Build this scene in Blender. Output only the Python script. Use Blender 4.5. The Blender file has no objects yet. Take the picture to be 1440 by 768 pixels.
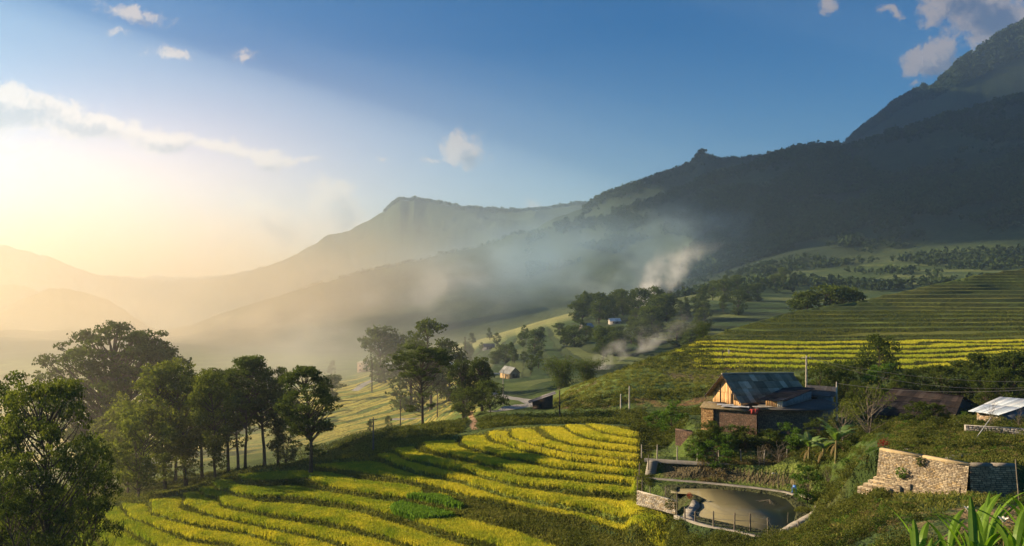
import bpy, bmesh, math, random
import numpy as np
from mathutils import Vector, Matrix

scene = bpy.context.scene
R = math.radians
F = 1200.0            # focal length in photo pixels; horizon on photo row 384

# ---------------------------------------------------------------- camera
cam_d = bpy.data.cameras.new('camera')
cam = bpy.data.objects.new('camera', cam_d)
scene.collection.objects.link(cam)
cam_d.lens = 30.0; cam_d.sensor_width = 36.0
cam_d.clip_start = 0.1; cam_d.clip_end = 40000
cam.location = (0, 0, 0); cam.rotation_euler = (R(90), 0, 0)
scene.camera = cam

# ---------------------------------------------------------------- light
SUN_AZ, SUN_EL = 79.0, 18.5        # degrees left of the view axis, elevation
sun_d = bpy.data.lights.new('sun', 'SUN')
sun_d.energy = 5.0; sun_d.angle = R(0.5); sun_d.color = (1.0, 0.75, 0.45)
sun = bpy.data.objects.new('sun', sun_d); scene.collection.objects.link(sun)
sd = Vector((-math.sin(R(SUN_AZ))*math.cos(R(SUN_EL)), math.cos(R(SUN_AZ))*math.cos(R(SUN_EL)), math.sin(R(SUN_EL))))
sun.rotation_euler = sd.to_track_quat('Z', 'Y').to_euler()

scene.view_settings.view_transform = 'Standard'
scene.view_settings.look = 'None'
scene.view_settings.exposure = 1.47
scene.view_settings.gamma = 1.0
scene.view_settings.use_curve_mapping = False
scene.cycles.use_denoising = True
scene.cycles.max_bounces = 5
scene.cycles.diffuse_bounces = 2
scene.cycles.glossy_bounces = 2
scene.cycles.transmission_bounces = 2
scene.cycles.transparent_max_bounces = 8
scene.cycles.volume_bounces = 3
scene.cycles.volume_step_rate = 1.0
scene.cycles.volume_max_steps = 96

world = bpy.data.worlds.new('World'); scene.world = world; world.use_nodes = True
wt = world.node_tree; wn = wt.nodes; wl = wt.links
for n in list(wn): wn.remove(n)
class NT:
    """tiny helper to write node maths"""
    def __init__(s, t): s.t = t
    def new(s, k, **kw):
        n = s.t.nodes.new(k)
        for a, b in kw.items(): setattr(n, a, b)
        return n
    def put(s, sock, v):
        if isinstance(v, bpy.types.NodeSocket): s.t.links.new(v, sock)
        elif v is not None: sock.default_value = v
    def m(s, op, a, b=None, c=None, clamp=False):
        n = s.new('ShaderNodeMath', operation=op); n.use_clamp = clamp
        s.put(n.inputs[0], a)
        if b is not None: s.put(n.inputs[1], b)
        if c is not None: s.put(n.inputs[2], c)
        return n.outputs[0]
    def vm(s, op, a, b=None, scale=None):
        n = s.new('ShaderNodeVectorMath', operation=op); s.put(n.inputs[0], a)
        if b is not None: s.put(n.inputs[1], b)
        if scale is not None: s.put(n.inputs['Scale'], scale)
        return n.outputs['Value' if op in ('DOT_PRODUCT', 'LENGTH') else 'Vector']
    def mix(s, f, a, b, bt='MIX'):
        n = s.new('ShaderNodeMix', data_type='RGBA', blend_type=bt)
        s.put(n.inputs[0], f); s.put(n.inputs[6], a); s.put(n.inputs[7], b)
        return n.outputs[2]
    def ss(s, v, lo, hi, a=0.0, b=1.0):
        n = s.new('ShaderNodeMapRange', interpolation_type='SMOOTHSTEP')
        s.put(n.inputs[0], v); n.inputs[1].default_value = lo; n.inputs[2].default_value = hi
        n.inputs[3].default_value = a; n.inputs[4].default_value = b
        return n.outputs[0]
    def noise(s, vec, scale, detail=4, rough=0.55, dist=0.0, col=False):
        n = s.new('ShaderNodeTexNoise'); s.put(n.inputs['Vector'], vec)
        n.inputs['Scale'].default_value = scale; n.inputs['Detail'].default_value = detail
        n.inputs['Roughness'].default_value = rough; n.inputs['Distortion'].default_value = dist
        return n.outputs[1 if col else 0]
    def comb(s, x, y, z):
        n = s.new('ShaderNodeCombineXYZ'); s.put(n.inputs[0], x); s.put(n.inputs[1], y); s.put(n.inputs[2], z)
        return n.outputs[0]

W = NT(wt)
sky = W.new('ShaderNodeTexSky', sky_type='NISHITA')
sky.sun_disc = False; sky.sun_elevation = R(SUN_EL)
sky.sun_rotation = R(-SUN_AZ)      # 0 = +Y, clockwise seen from above
sky.altitude = 1400; sky.air_density = 1.0; sky.dust_density = 0.55; sky.ozone_density = 3.0
SKY_K = 0.040
tc = W.new('ShaderNodeTexCoord'); sep = W.new('ShaderNodeSeparateXYZ'); wl.new(tc.outputs['Generated'], sep.inputs[0])
dx, dy, dz = sep.outputs
ydiv = W.m('MAXIMUM', dy, 0.05)
u = W.m('DIVIDE', dx, ydiv); v = W.m('DIVIDE', dz, ydiv)      # tangent-plane direction of the sky
front = W.ss(dy, 0.1, 0.3)
uv = W.comb(u, v, 0.0)
#        px,  py,   rx,  ry, tilt, weight
CLOUDS = [(-20, 150, 150, 38, -8, 1.25), (110, 172, 120, 28, -10, 1.1), (220, 190, 80, 22, -12, 1.0), (330, 212, 110, 15, -9, 1.0), (410, 224, 50, 9, -6, .9),
          (190, 12, 70, 20, -8, .75), (160, 42, 26, 10, 0, .6), (238, 70, 50, 12, -5, .75), (343, 78, 26, 15, 0, .6),
          (648, 210, 44, 30, 0, 1.0), (602, 230, 20, 8, 0, .7), (541, 228, 9, 7, 0, .6),
          (470, 292, 52, 44, -25, 1.1), (375, 310, 80, 46, -10, .9), (290, 335, 80, 36, 0, .7),
          (1380, 20, 130, 60, -28, 1.15), (1310, 80, 66, 30, 30, 1.0), (1250, 24, 26, 9, 0, .7), (1165, 6, 28, 16, -15, .8), (1284, 118, 20, 8, 10, .7),
          (748, 292, 18, 9, 0, .8), (1188, 80, 26, 18, 0, .35), (60, 245, 160, 26, -8, .4), (30, 215, 120, 22, -8, .5)]
warp = W.vm('SCALE', W.vm('SUBTRACT', W.noise(uv, 12, 5, .6, col=True), (0.5, 0.5, 0.5)), scale=0.05)
warp2 = W.vm('SCALE', W.vm('SUBTRACT', W.noise(uv, 60, 3, .6, col=True), (0.5, 0.5, 0.5)), scale=0.014)
uvw = W.vm('ADD', W.vm('ADD', uv, warp), warp2)
def density(vec):
    tot = None
    for (px, py, rx, ry, t, wgt) in CLOUDS:
        mp = W.new('ShaderNodeMapping', vector_type='TEXTURE')
        W.put(mp.inputs['Vector'], vec)
        mp.inputs['Location'].default_value = ((px-720)/F, (384-py)/F, 0)
        mp.inputs['Rotation'].default_value = (0, 0, R(t))
        mp.inputs['Scale'].default_value = (rx*1.35/F, ry*1.35/F, 1)
        g = W.new('ShaderNodeTexGradient', gradient_type='SPHERICAL'); wl.new(mp.outputs[0], g.inputs[0])
        val = W.m('MULTIPLY', g.outputs['Fac'], wgt)
        tot = val if tot is None else W.m('SMOOTH_MAX', tot, val, 0.12)
    nz = W.noise(vec, 30, 12, .72)
    return W.m('ADD', W.m('MULTIPLY', tot, 1.15), W.m('MULTIPLY', W.m('MULTIPLY', W.m('SUBTRACT', nz, 0.53), 2.3), W.ss(tot, 0.0, 0.3)))
d0 = density(uvw)
off = W.vm('ADD', uvw, (-0.012, 0.012, 0.0))
d1 = density(off)
alpha = W.m('MULTIPLY', W.ss(d0, 0.22, 0.68), front)
thick = W.m('MULTIPLY', W.ss(d1, 0.40, 1.15), 0.95)                 # how much cloud lies between this point and the sun
lit = W.mix(thick, (1.0, 0.76, 0.56, 1), (0.20, 0.19, 0.24, 1))
sunv = W.vm('DOT_PRODUCT', tc.outputs['Generated'], tuple(sd))
sil = W.m('POWER', W.m('MAXIMUM', sunv, 0.0), 6.0)
hs = W.new('ShaderNodeHueSaturation'); hs.inputs['Saturation'].default_value = 1.38
wl.new(sky.outputs[0], hs.inputs['Color'])
skyb = W.vm('SCALE', W.vm('MULTIPLY', hs.outputs[0], (0.56, 0.96, 1.02)), scale=SKY_K)
# bright veil of backlit air low in the west, where the evening light breaks through the clouds
gu = W.m('DIVIDE', W.m('SUBTRACT', u, (120-720)/F), 0.33); gv = W.m('DIVIDE', W.m('SUBTRACT', v, (384-322)/F), 0.135)
g2 = W.m('MULTIPLY', W.m('EXPONENT', W.m('MULTIPLY', W.m('ADD', W.m('MULTIPLY', gu, gu), W.m('MULTIPLY', gv, gv)), -1.0)), front)
hot = W.m('EXPONENT', W.m('MULTIPLY', W.m('ADD', W.m('MULTIPLY', W.m('DIVIDE', W.m('SUBTRACT', u, (60-720)/F), .2), W.m('DIVIDE', W.m('SUBTRACT', u, (60-720)/F), .2)), W.m('MULTIPLY', W.m('DIVIDE', W.m('SUBTRACT', v, (384-260)/F), .07), W.m('DIVIDE', W.m('SUBTRACT', v, (384-260)/F), .07))), -1.0))
veil = W.vm('ADD', W.vm('SCALE', (0.48, 0.165, 0.035), scale=g2), W.vm('SCALE', (0.07, 0.05, 0.02), scale=W.m('MULTIPLY', hot, front)))
skycol = W.vm('ADD', skyb, veil)
cstr = W.m('MULTIPLY_ADD', g2, 0.10, W.m('MULTIPLY_ADD', W.ss(u, .5, -.6), .12, .15))
cloudcol = W.vm('ADD', W.vm('SCALE', lit, scale=cstr), W.vm('SCALE', skycol, scale=.38))
allc = W.mix(W.m('MULTIPLY', alpha, 0.9), skycol, cloudcol)
bg = W.new('ShaderNodeBackground'); wl.new(allc, bg.inputs[0]); bg.inputs[1].default_value = 1.0
wo = W.new('ShaderNodeOutputWorld'); wl.new(bg.outputs[0], wo.inputs[0])
world.cycles.sampling_method = 'MANUAL'; world.cycles.sample_map_resolution = 512

# ---------------------------------------------------------------- helpers
def link(o): scene.collection.objects.link(o); return o
def tag(o, label=None, cat=None, group=None, kind=None):
    if label: o['label'] = label
    if cat: o['category'] = cat
    if group: o['group'] = group
    if kind: o['kind'] = kind
    return o
def mesh_np(name, V, faces, mat=None, smooth=False, attrs=None):
    """V (n,3); faces: list of (m,k) int arrays"""
    me = bpy.data.meshes.new(name)
    V = np.asarray(V, dtype=np.float32)
    me.vertices.add(len(V)); me.vertices.foreach_set('co', V.ravel())
    if isinstance(faces, np.ndarray): faces = [faces]
    tot = sum(f.size for f in faces); nf = sum(len(f) for f in faces)
    me.loops.add(tot); me.polygons.add(nf)
    me.loops.foreach_set('vertex_index', np.concatenate([f.ravel() for f in faces]).astype(np.int32))
    ls = []; st = 0
    for f in faces:
        ls.append(st + np.arange(len(f))*f.shape[1]); st += f.size
    me.polygons.foreach_set('loop_start', np.concatenate(ls).astype(np.int32))
    if smooth: me.polygons.foreach_set('use_smooth', np.ones(nf, dtype=bool))
    me.update(calc_edges=True)
    if attrs:
        for k, a in attrs.items():
            a = np.asarray(a, dtype=np.float32)
            if a.ndim == 2:
                at = me.attributes.new(k, 'FLOAT_COLOR', 'POINT')
                if a.shape[1] == 3: a = np.concatenate([a, np.ones((len(a), 1), np.float32)], 1)
                at.data.foreach_set('color', a.ravel())
            else:
                at = me.attributes.new(k, 'FLOAT', 'POINT'); at.data.foreach_set('value', a)
    if mat: me.materials.append(mat)
    return me
def objm(name, me, parent=None, loc=None):
    o = bpy.data.objects.new(name, me); link(o)
    if parent: o.parent = parent
    if loc is not None: o.location = loc
    return o
def empty(name, loc=(0, 0, 0), rz=0):
    o = bpy.data.objects.new(name, None); link(o); o.location = loc; o.rotation_euler = (0, 0, rz)
    o.empty_display_size = 0.3
    return o
def _hash(ix, iy, seed):
    h = (ix.astype(np.int64)*374761393 + iy.astype(np.int64)*668265263 + seed*2147483647) & 0xffffffff
    h = ((h ^ (h >> 13))*1274126177) & 0xffffffff
    h = (h ^ (h >> 16)) & 0xffffffff
    return h/4294967295.0
def vnoise(x, y, seed=0):
    ix = np.floor(x); iy = np.floor(y); fx = x-ix; fy = y-iy
    ix = ix.astype(np.int64); iy = iy.astype(np.int64)
    fx = fx*fx*fx*(fx*(fx*6-15)+10); fy = fy*fy*fy*(fy*(fy*6-15)+10)
    a = _hash(ix, iy, seed); b = _hash(ix+1, iy, seed); c = _hash(ix, iy+1, seed); d = _hash(ix+1, iy+1, seed)
    return (a*(1-fx)+b*fx)*(1-fy) + (c*(1-fx)+d*fx)*fy
def fbm(x, y, size, octv=4, seed=0, gain=.5):
    s = 0; a = 1; t = 0
    x = np.asarray(x, float)/size; y = np.asarray(y, float)/size
    for i in range(octv):
        s = s + a*(vnoise(x+i*17.3, y-i*9.1, seed+i)*2-1); t += a; a *= gain
        x = x*2.03*0.8 + y*2.03*0.6; y = y*2.03*0.8 - x*0.6*0.8
    return s/t
def sstep(x, a, b):
    t = np.clip((x-a)/(b-a), 0, 1); return t*t*(3-2*t)

# ---------------------------------------------------------------- terrain
PX = np.concatenate([np.arange(-520, -60, 10), np.arange(-60, 1500, 2.0), np.arange(1500, 1961, 10)])
YS = [1.0]
while YS[-1] < 11000:
    y = YS[-1]
    if y < 58: s = 2.0
    elif y < 88: s = .4
    elif y < 142: s = .24
    elif y < 150: s = .5
    elif y < 480: s = .9
    elif y < 1250: s = y*.006
    else: s = y*.015
    YS.append(y+s)
YS = np.array(YS); UC = (PX-720)/F

def curve(pts, hidden=False):
    """pts (px, Y, py) -> Y(px), z(px) on the columns"""
    p = np.array(pts, float)
    y = np.interp(PX, p[:, 0], p[:, 1]); py = np.interp(PX, p[:, 0], p[:, 2])
    return y, (384-py)/F*y
# terraces of the near hill: lip lines of the fields, read off as image rows, level by level
LV = [-24.6, -25.1, -25.6, -26.1, -26.7, -27.3, -28.0, -28.8, -29.8, -30.5, -31.3, -32.1, -32.7, -33.3, -33.9, -34.4, -35.0]
LIPS = {0: [(807, 606), (827, 614), (852, 619), (900, 625)],
        1: [(771, 607), (780, 615), (815, 625), (870, 632), (900, 635)],
        2: [(721, 609), (724, 615), (752, 625), (815, 637), (890, 646)],
        3: [(691, 610), (695, 617), (730, 628), (790, 642), (897, 656)],
        4: [(655, 617), (660, 627), (715, 642), (790, 657), (890, 667)],
        5: [(607, 622), (612, 632), (665, 645), (740, 665), (865, 677)],
        6: [(557, 632), (577, 644), (640, 657), (715, 677), (790, 687), (890, 697)],
        7: [(505, 630), (522, 636), (553, 647), (590, 660), (630, 668), (662, 675), (710, 691), (764, 704), (837, 717), (870, 726), (925, 745)],
        8: [(432, 650), (444, 657), (483, 660), (522, 667), (578, 674), (640, 690), (700, 706), (764, 720), (830, 736), (880, 752)],
        9: [(440, 672), (448, 681), (487, 688), (542, 696), (600, 706), (656, 719), (702, 731), (754, 742), (800, 758), (850, 780)],
        10: [(305, 681), (324, 690), (370, 697), (400, 698), (444, 702), (509, 711), (542, 722), (586, 733), (619, 746), (662, 756), (720, 775)],
        11: [(313, 698), (316, 707), (349, 715), (400, 726), (455, 734), (509, 745), (553, 757), (586, 767), (640, 790)],
        12: [(265, 697), (266, 709), (297, 721), (349, 734), (400, 745), (444, 753), (498, 767), (560, 790)],
        13: [(213, 706), (217, 720), (240, 727), (287, 736), (349, 747), (400, 762), (450, 780)],
        14: [(212, 735), (237, 744), (266, 754), (328, 764), (380, 782)],
        15: [(180, 742), (197, 752), (224, 765), (280, 785)],
        16: [(130, 745), (150, 762), (190, 785)]}
pp = []; kk = []
for k, pl in LIPS.items():
    pl = np.array(pl, float)
    t = np.linspace(0, len(pl)-1, (len(pl)-1)*2+1)
    a = np.interp(t, np.arange(len(pl)), pl[:, 0]); b = np.interp(t, np.arange(len(pl)), pl[:, 1])
    Y = F*(-LV[k])/(b-384); pp += list(zip((a-720)/F*Y, Y)); kk += [k]*len(a)
pp = np.array(pp); kk = np.array(kk, float)
def _tps(r): return np.where(r > 0, r*r*np.log(r+1e-9), 0)
n_ = len(pp); D_ = np.linalg.norm(pp[:, None]-pp[None], axis=2)/20
A_ = np.zeros((n_+3, n_+3)); A_[:n_, :n_] = _tps(D_) + np.eye(n_)*0.004; A_[:n_, n_] = 1; A_[:n_, n_+1:] = pp/20
A_[n_:, :n_] = A_[:n_, n_:].T
sol = np.linalg.solve(A_, np.concatenate([kk, [0, 0, 0]]))
def Kf(x, y):
    sh = x.shape; x = x.ravel(); y = y.ravel(); out = np.empty(len(x))
    for i in range(0, len(x), 20000):
        q = np.stack([x[i:i+20000], y[i:i+20000]], 1)
        d = np.linalg.norm(q[:, None]-pp[None], axis=2)/20
        out[i:i+20000] = _tps(d)@sol[:n_] + sol[n_] + (q/20)@sol[n_+1:]
    return out.reshape(sh)
NL = len(LV)-1
LVX = np.arange(-3, NL+5); LVZ = np.interp(LVX, np.arange(NL+1), LV); LVZ[LVX < 0] = LV[0]-LVX[LVX < 0]*.3; LVZ[LVX > NL] = LV[-1]-(LVX[LVX > NL]-NL)*.7
def zsm(K): return np.interp(np.clip(K, -2.5, NL+3.5)-.5, LVX, LVZ)

E_pts = [(-700, 130, 700), (0, 128, 716), (130, 126, 700), (200, 125, 690), (300, 128, 676), (440, 132, 648), (500, 134, 628), (560, 136, 618), (620, 138, 610), (700, 140, 606), (830, 137, 600),
         (880, 133, 606), (905, 128, 614), (960, 122, 626), (1040, 112, 636), (1130, 108, 634), (1240, 98, 612), (1363, 94, 606), (1440, 93, 605), (1960, 93, 603)]
C = []
def add(pts): C.append(curve(pts))
C.append((np.full(len(PX), .5), np.full(len(PX), -1.7)))
C.append((np.full(len(PX), 9.0), np.full(len(PX), -3.9)))
yC, zC = curve([(-700, 80, 872), (0, 85, 866), (130, 90, 842), (300, 90, 815), (600, 92, 825), (900, 84, 800), (1000, 72, 792), (1100, 64, 785), (1300, 52, 775), (1440, 44, 780), (1960, 44, 800)])
yE, zE = curve(E_pts)
yD, zD = curve([(-700, 105, 782), (0, 106, 778), (130, 108, 766), (600, 115, 690), (900, 92, 752), (930, 88, 757), (960, 86, 760), (1000, 85, 758), (1085, 84, 757), (1130, 85, 744), (1170, 85, 722), (1230, 83, 690), (1363, 75.5, 696), (1440, 75, 702), (1960, 75, 706)])
xE = UC*yE
inH = (PX > 76) & (PX < 900)
zE2 = np.where(inH, zsm(Kf(xE, yE)), zE)
zC2 = np.where(inH, np.minimum(zsm(Kf(UC*yC, yC)), -yC*.335), zC)
yD = np.where(inH, yC*.6+yE*.4, yD); zD2 = np.where(inH, zsm(Kf(UC*yD, yD)), zD)
C.append((yC, zC2)); C.append((yD, zD2))
C.append((yE, zE2))
F_pts = [(-700, 175, 700), (0, 175, 694), (200, 168, 684), (300, 165, 672), (400, 165, 660), (440, 165, 650), (500, 162, 622), (560, 158, 607), (620, 156, 598), (700, 156, 592), (830, 154, 591), (900, 150, 595), (960, 140, 600),
         (1000, 124, 594), (1130, 122, 585), (1240, 122, 590), (1363, 118, 588), (1440, 118, 588), (1960, 118, 588)]
add(F_pts)
add([(-700, 260, 660), (0, 260, 650), (200, 260, 640), (400, 260, 620), (500, 250, 606), (560, 245, 600), (600, 230, 596), (640, 205, 590), (690, 190, 578), (720, 188, 575), (770, 180, 577), (810, 172, 578), (860, 170, 576), (960, 165, 572), (1040, 160, 562), (1130, 160, 552), (1240, 165, 550), (1440, 170, 548), (1960, 170, 548)])
# top of the red earth bank on the right / valley fields on the left
add([(-700, 340, 610), (0, 340, 605), (300, 340, 600), (500, 330, 582), (600, 300, 578), (660, 240, 574), (720, 205, 570), (770, 195, 572), (790, 190, 566), (830, 180, 558), (900, 178, 553), (960, 177, 556), (1040, 175, 548), (1130, 175, 540), (1240, 185, 538), (1440, 190, 536), (1960, 190, 530)])
H_pts = [(-700, 470, 580), (0, 450, 572), (300, 440, 560), (500, 440, 552), (600, 420, 545), (660, 370, 545), (700, 330, 548), (740, 290, 556), (780, 240, 557), (800, 215, 548), (840, 205, 533), (880, 207, 518), (960, 236, 490), (1005, 268, 470), (1060, 298, 452), (1120, 328, 435), (1200, 350, 424), (1260, 384, 411), (1370, 440, 386), (1440, 470, 378), (1700, 520, 348), (1960, 560, 330)]
G2Y, G2Z = C[-1]; HY_, HZ_ = curve(H_pts)
for t_ in (.2, .4, .6, .8):
    yy_ = G2Y*(1-t_)+HY_*t_; lin_ = G2Z*(1-t_)+HZ_*t_
    pr_ = np.interp(yy_, [170, 190, 210, 254, 300, 350, 400, 440, 470, 560], [-25.2, -24.0, -22.5, -20.0, -16.5, -12.0, -7.3, -1.8, 2.3, 16])
    w_ = sstep(PX, 840, 900); C.append((yy_, lin_*(1-w_)+pr_*w_))
add(H_pts)
add([(-700, 800, 530), (0, 750, 528), (200, 700, 526), (400, 650, 524), (500, 600, 522), (560, 560, 520), (640, 520, 522), (720, 440, 528), (780, 400, 532), (830, 390, 530), (880, 400, 527), (960, 420, 512), (1060, 460, 500), (1200, 520, 480), (1440, 620, 455), (1960, 680, 430)])
add([(-700, 1300, 505), (0, 1200, 500), (200, 1150, 497), (400, 1050, 500), (500, 950, 503), (560, 900, 502), (640, 850, 490), (700, 830, 470), (760, 820, 452), (820, 820, 436), (900, 840, 424), (960, 860, 418), (1040, 900, 404), (1100, 950, 398), (1200, 1000, 392), (1440, 1050, 365), (1960, 1100, 320)])
add([(-700, 1700, 478), (0, 1600, 478), (200, 1500, 482), (400, 1350, 487), (500, 1250, 492), (640, 1150, 486), (700, 1100, 480), (820, 1080, 450), (900, 1080, 440), (960, 1080, 425), (1000, 1080, 412), (1100, 1150, 385), (1200, 1180, 372), (1440, 1200, 330), (1960, 1250, 290)])
# dark forested spur on the right
add([(-700, 2200, 455), (0, 2100, 462), (200, 1900, 470), (400, 1600, 462), (500, 1500, 450), (640, 1450, 430), (800, 1400, 415), (900, 1380, 408), (960, 1370, 400), (1000, 1360, 388), (1040, 1360, 374), (1130, 1400, 327), (1240, 1450, 284), (1340, 1480, 262), (1440, 1500, 228), (1700, 1500, 150), (1960, 1500, 90)])
add([(-700, 2500, 450), (0, 2400, 458), (200, 2100, 470), (400, 1750, 447), (500, 1680, 430), (640, 1620, 408), (800, 1560, 385), (900, 1530, 370), (960, 1520, 360), (1000, 1500, 348), (1040, 1480, 340), (1130, 1500, 312), (1240, 1560, 276), (1340, 1580, 252), (1440, 1600, 214), (1700, 1600, 150), (1960, 1600, 95)])
M_pts = [(-700, 3000, 410), (-100, 3000, 450), (0, 3000, 438), (30, 3000, 420), (70, 3000, 402), (110, 2950, 406), (150, 2900, 418), (190, 2800, 448), (230, 2700, 474), (262, 2500, 464), (300, 2400, 448), (350, 2250, 430), (400, 2150, 414), (450, 2080, 398), (500, 2020, 385), (560, 1980, 371), (640, 1950, 351), (720, 1930, 330), (800, 1900, 313), (860, 1900, 298), (930, 1900, 274), (1000, 1900, 248), (1045, 1900, 230), (1100, 1900, 214), (1140, 1900, 207), (1185, 1900, 203), (1230, 1900, 188), (1290, 1900, 175), (1330, 1900, 160), (1380, 1900, 146), (1440, 1900, 134), (1960, 1900, 60)]
add(M_pts)
add([(-700, 3600, 470), (0, 3600, 470), (230, 3300, 470), (400, 2700, 440), (640, 2200, 400), (860, 2100, 350), (1000, 2100, 300), (1440, 2100, 260), (1960, 2100, 200)])
M2_pts = [(-700, 4800, 340), (-40, 4800, 400), (0, 4800, 398), (40, 4800, 400), (62, 4800, 412), (120, 4600, 440), (230, 4200, 474), (400, 3200, 440), (640, 2600, 380), (740, 2400, 330), (780, 2350, 303), (825, 2350, 290), (838, 2350, 280), (850, 2350, 272), (870, 2350, 262), (885, 2350, 256), (900, 2350, 252), (925, 2350, 244), (945, 2350, 238), (962, 2350, 232), (975, 2350, 226), (981, 2350, 214), (990, 2350, 210), (1000, 2350, 214), (1015, 2350, 218), (1060, 2350, 216), (1080, 2350, 213), (1100, 2350, 217), (1200, 2350, 230), (1440, 2350, 230), (1960, 2350, 200)]
add(M2_pts)
add([(-700, 6000, 440), (0, 6000, 450), (230, 5200, 465), (400, 4200, 440), (640, 3300, 380), (860, 2900, 330), (1000, 2600, 280), (1440, 2600, 230), (1960, 2600, 100)])
P_pts = [(-700, 7500, 350), (-60, 7500, 335), (0, 7500, 343), (60, 7400, 357), (95, 7300, 370), (130, 7200, 384), (180, 7000, 396), (240, 6600, 402), (275, 6200, 402), (300, 5600, 398), (340, 5200, 385), (380, 5000, 375), (430, 4800, 352), (455, 4800, 334), (490, 4700, 322), (520, 4650, 308), (540, 4600, 296), (553, 4600, 283), (563, 4600, 277), (575, 4600, 280), (582, 4600, 278), (600, 4600, 283), (650, 4500, 292), (690, 4500, 295), (740, 4400, 297), (790, 4300, 290), (825, 4200, 288), (1000, 3600, 300),
         (1150, 2900, 240), (1185, 2900, 203), (1200, 2900, 186), (1230, 2900, 160), (1255, 2900, 138), (1290, 2900, 118), (1315, 2850, 112), (1345, 2800, 82), (1375, 2800, 62), (1410, 2800, 38), (1440, 2800, 20), (1500, 2800, 0), (1600, 2800, 10), (1960, 2800, 60)]
add(P_pts)
add([(-700, 9500, 370), (0, 9500, 380), (230, 9000, 400), (640, 7500, 370), (1000, 7500, 350), (1960, 7500, 300)])
C.append((np.full(len(PX), 11200.0), np.full(len(PX), -60.0)))
CY = np.array([c[0] for c in C]); CZ = np.array([c[1] for c in C])
CY = np.maximum.accumulate(CY + np.arange(len(CY))[:, None]*1e-3, axis=0)
Z = np.empty((len(YS), len(PX)))
for j in range(len(PX)): Z[:, j] = np.interp(YS, CY[:, j], CZ[:, j])
# soften creases
def blur(Zm, n):
    for _ in range(n):
        Zm[1:-1] = .25*Zm[:-2]+.5*Zm[1:-1]+.25*Zm[2:]
        Zm[:, 1:-1] = .25*Zm[:, :-2]+.5*Zm[:, 1:-1]+.25*Zm[:, 2:]
    return Zm
far = YS > 1300
Zb = blur(Z.copy(), 5)
Z = np.where(far[:, None], .5*Z+.5*blur(Z.copy(), 1), Zb)
GX = UC[None, :]*YS[:, None]; GY = np.repeat(YS[:, None], len(PX), 1); PXG = np.repeat(PX[None], len(YS), 0)
def cy(pts): p = np.array(pts, float); return np.interp(PX, p[:, 0], p[:, 1])[None, :]
YE, YF, YH = cy(E_pts), cy(F_pts), cy(H_pts)
# relief on the mountains: gullies running down the slopes and finer roughness
amp = np.interp(GY, [0, 150, 480, 1100, 1900, 2900, 4500, 7500], [0, .3, 1.2, 6, 17, 26, 45, 70])
rid = 1-np.abs(fbm(GX*1.0+GY*.25, GY*.55, 330, 5, 3, .55))*2.2
rid2 = fbm(GX, GY, 90, 4, 9)
nearridge = np.ones_like(GY)
for P_ in (M_pts, M2_pts, P_pts):
    d = np.abs(GY-cy(P_))/GY; nearridge *= .25+.75*sstep(d, .0, .08)
Z += amp*(rid-.45)*.9*nearridge*sstep(GY, 500, 1300) + amp*.22*rid2*sstep(GY, 140, 500)
Z += .35*fbm(GX, GY, 14, 4, 21)*sstep(GY, 20, 60)*(1-sstep(GY, 200, 600))
# jagged tree-line sized roughness far off
Z += np.where(GY > 1300, GY*.0016*fbm(GX, GY, 30, 3, 33), 0)

# --- terraces on the near hill
nEdge = fbm(GX, GY, 6, 3, 91)
maskH = sstep(PXG+30*nEdge, 84, 118)*(1-sstep(PXG-np.interp(GY, [97, 104], [40, 0]), 896, 906))*sstep(GY, 72, 82)*(1-sstep(GY-YE, -1.2, .6))
idx = np.where(maskH > 0); K = np.full(Z.shape, -9.0)
K[idx] = Kf(GX[idx], GY[idx]) + .07*fbm(GX[idx], GY[idx], 5, 3, 5) + .16*fbm(GX[idx], GY[idx], 22, 2, 8)
Kc = np.clip(K, -2.4, NL+2.9); kf = np.floor(Kc); ff = Kc-kf
zt0 = np.interp(kf, LVX, LVZ); zt1 = np.interp(kf+1, LVX, LVZ)
RW = .25
zter = zt1+(zt0-zt1)*(1-sstep(ff, 0, RW)) + .04*fbm(GX, GY, 2.5, 2, 4)
Z = Z*(1-maskH)+zter*maskH
riserH = maskH*(1-sstep(ff, RW*.8, RW*1.2))
# --- generic terracing
def terrace(mask, levels, seed, w=.28, wob=.25, size=60):
    """flat treads with risers; levels = heights of the treads from low to high"""
    global Z
    levels = np.asarray(levels, float); ix = np.arange(len(levels))
    q = np.interp(Z, levels, ix) + wob*fbm(GX, GY, size, 3, seed); q = np.clip(q, 0, len(levels)-1.001)
    k = np.floor(q); f = q-k; flat = np.interp(k+sstep(f, 1-w, 1), ix, levels)
    Z = Z*(1-mask)+flat*mask
    return mask*((f > 1-w*1.05)), k, f
def lev(*seg):
    out = [seg[0]]
    for top, h in zip(seg[1::2], seg[2::2]):
        while out[-1] < top: out.append(out[-1]+h)
    return out
maskR = sstep(PXG, 868, 900)*sstep(GY, 196, 204)*(1-sstep(GY-YH, -1, 3))
maskR *= 1-(1-sstep(PXG, 900, 1010))*(1-sstep(GY, 222, 232))
riserR, kR, fR = terrace(maskR, lev(-60, -26, 1.2, -23.2, .62, -19.5, .50, -14, .95, 30, 1.35), 71, .40, 1.6, 95)
maskV = (1-sstep(PXG, 650, 700))*sstep(PXG, 380, 430)*sstep(GY, 205, 235)*(1-sstep(GY, 520, 600))
riserV, kV, fV = terrace(maskV, lev(-120, 0, .75), 91, .45, .7, 70)
maskL = (1-maskV)*(1-sstep(PXG, 330, 420))*sstep(GY, 190, 240)*(1-sstep(GY, 520, 600))
riserL, kL, fL = terrace(maskL, lev(-120, 0, .8), 95, .42, .8, 80)
maskM = sstep(GY-YH, 20, 80)*(1-sstep(GY, 560, 700))*(1-maskV)*(1-maskL)*sstep(PXG, 560, 660)
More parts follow.
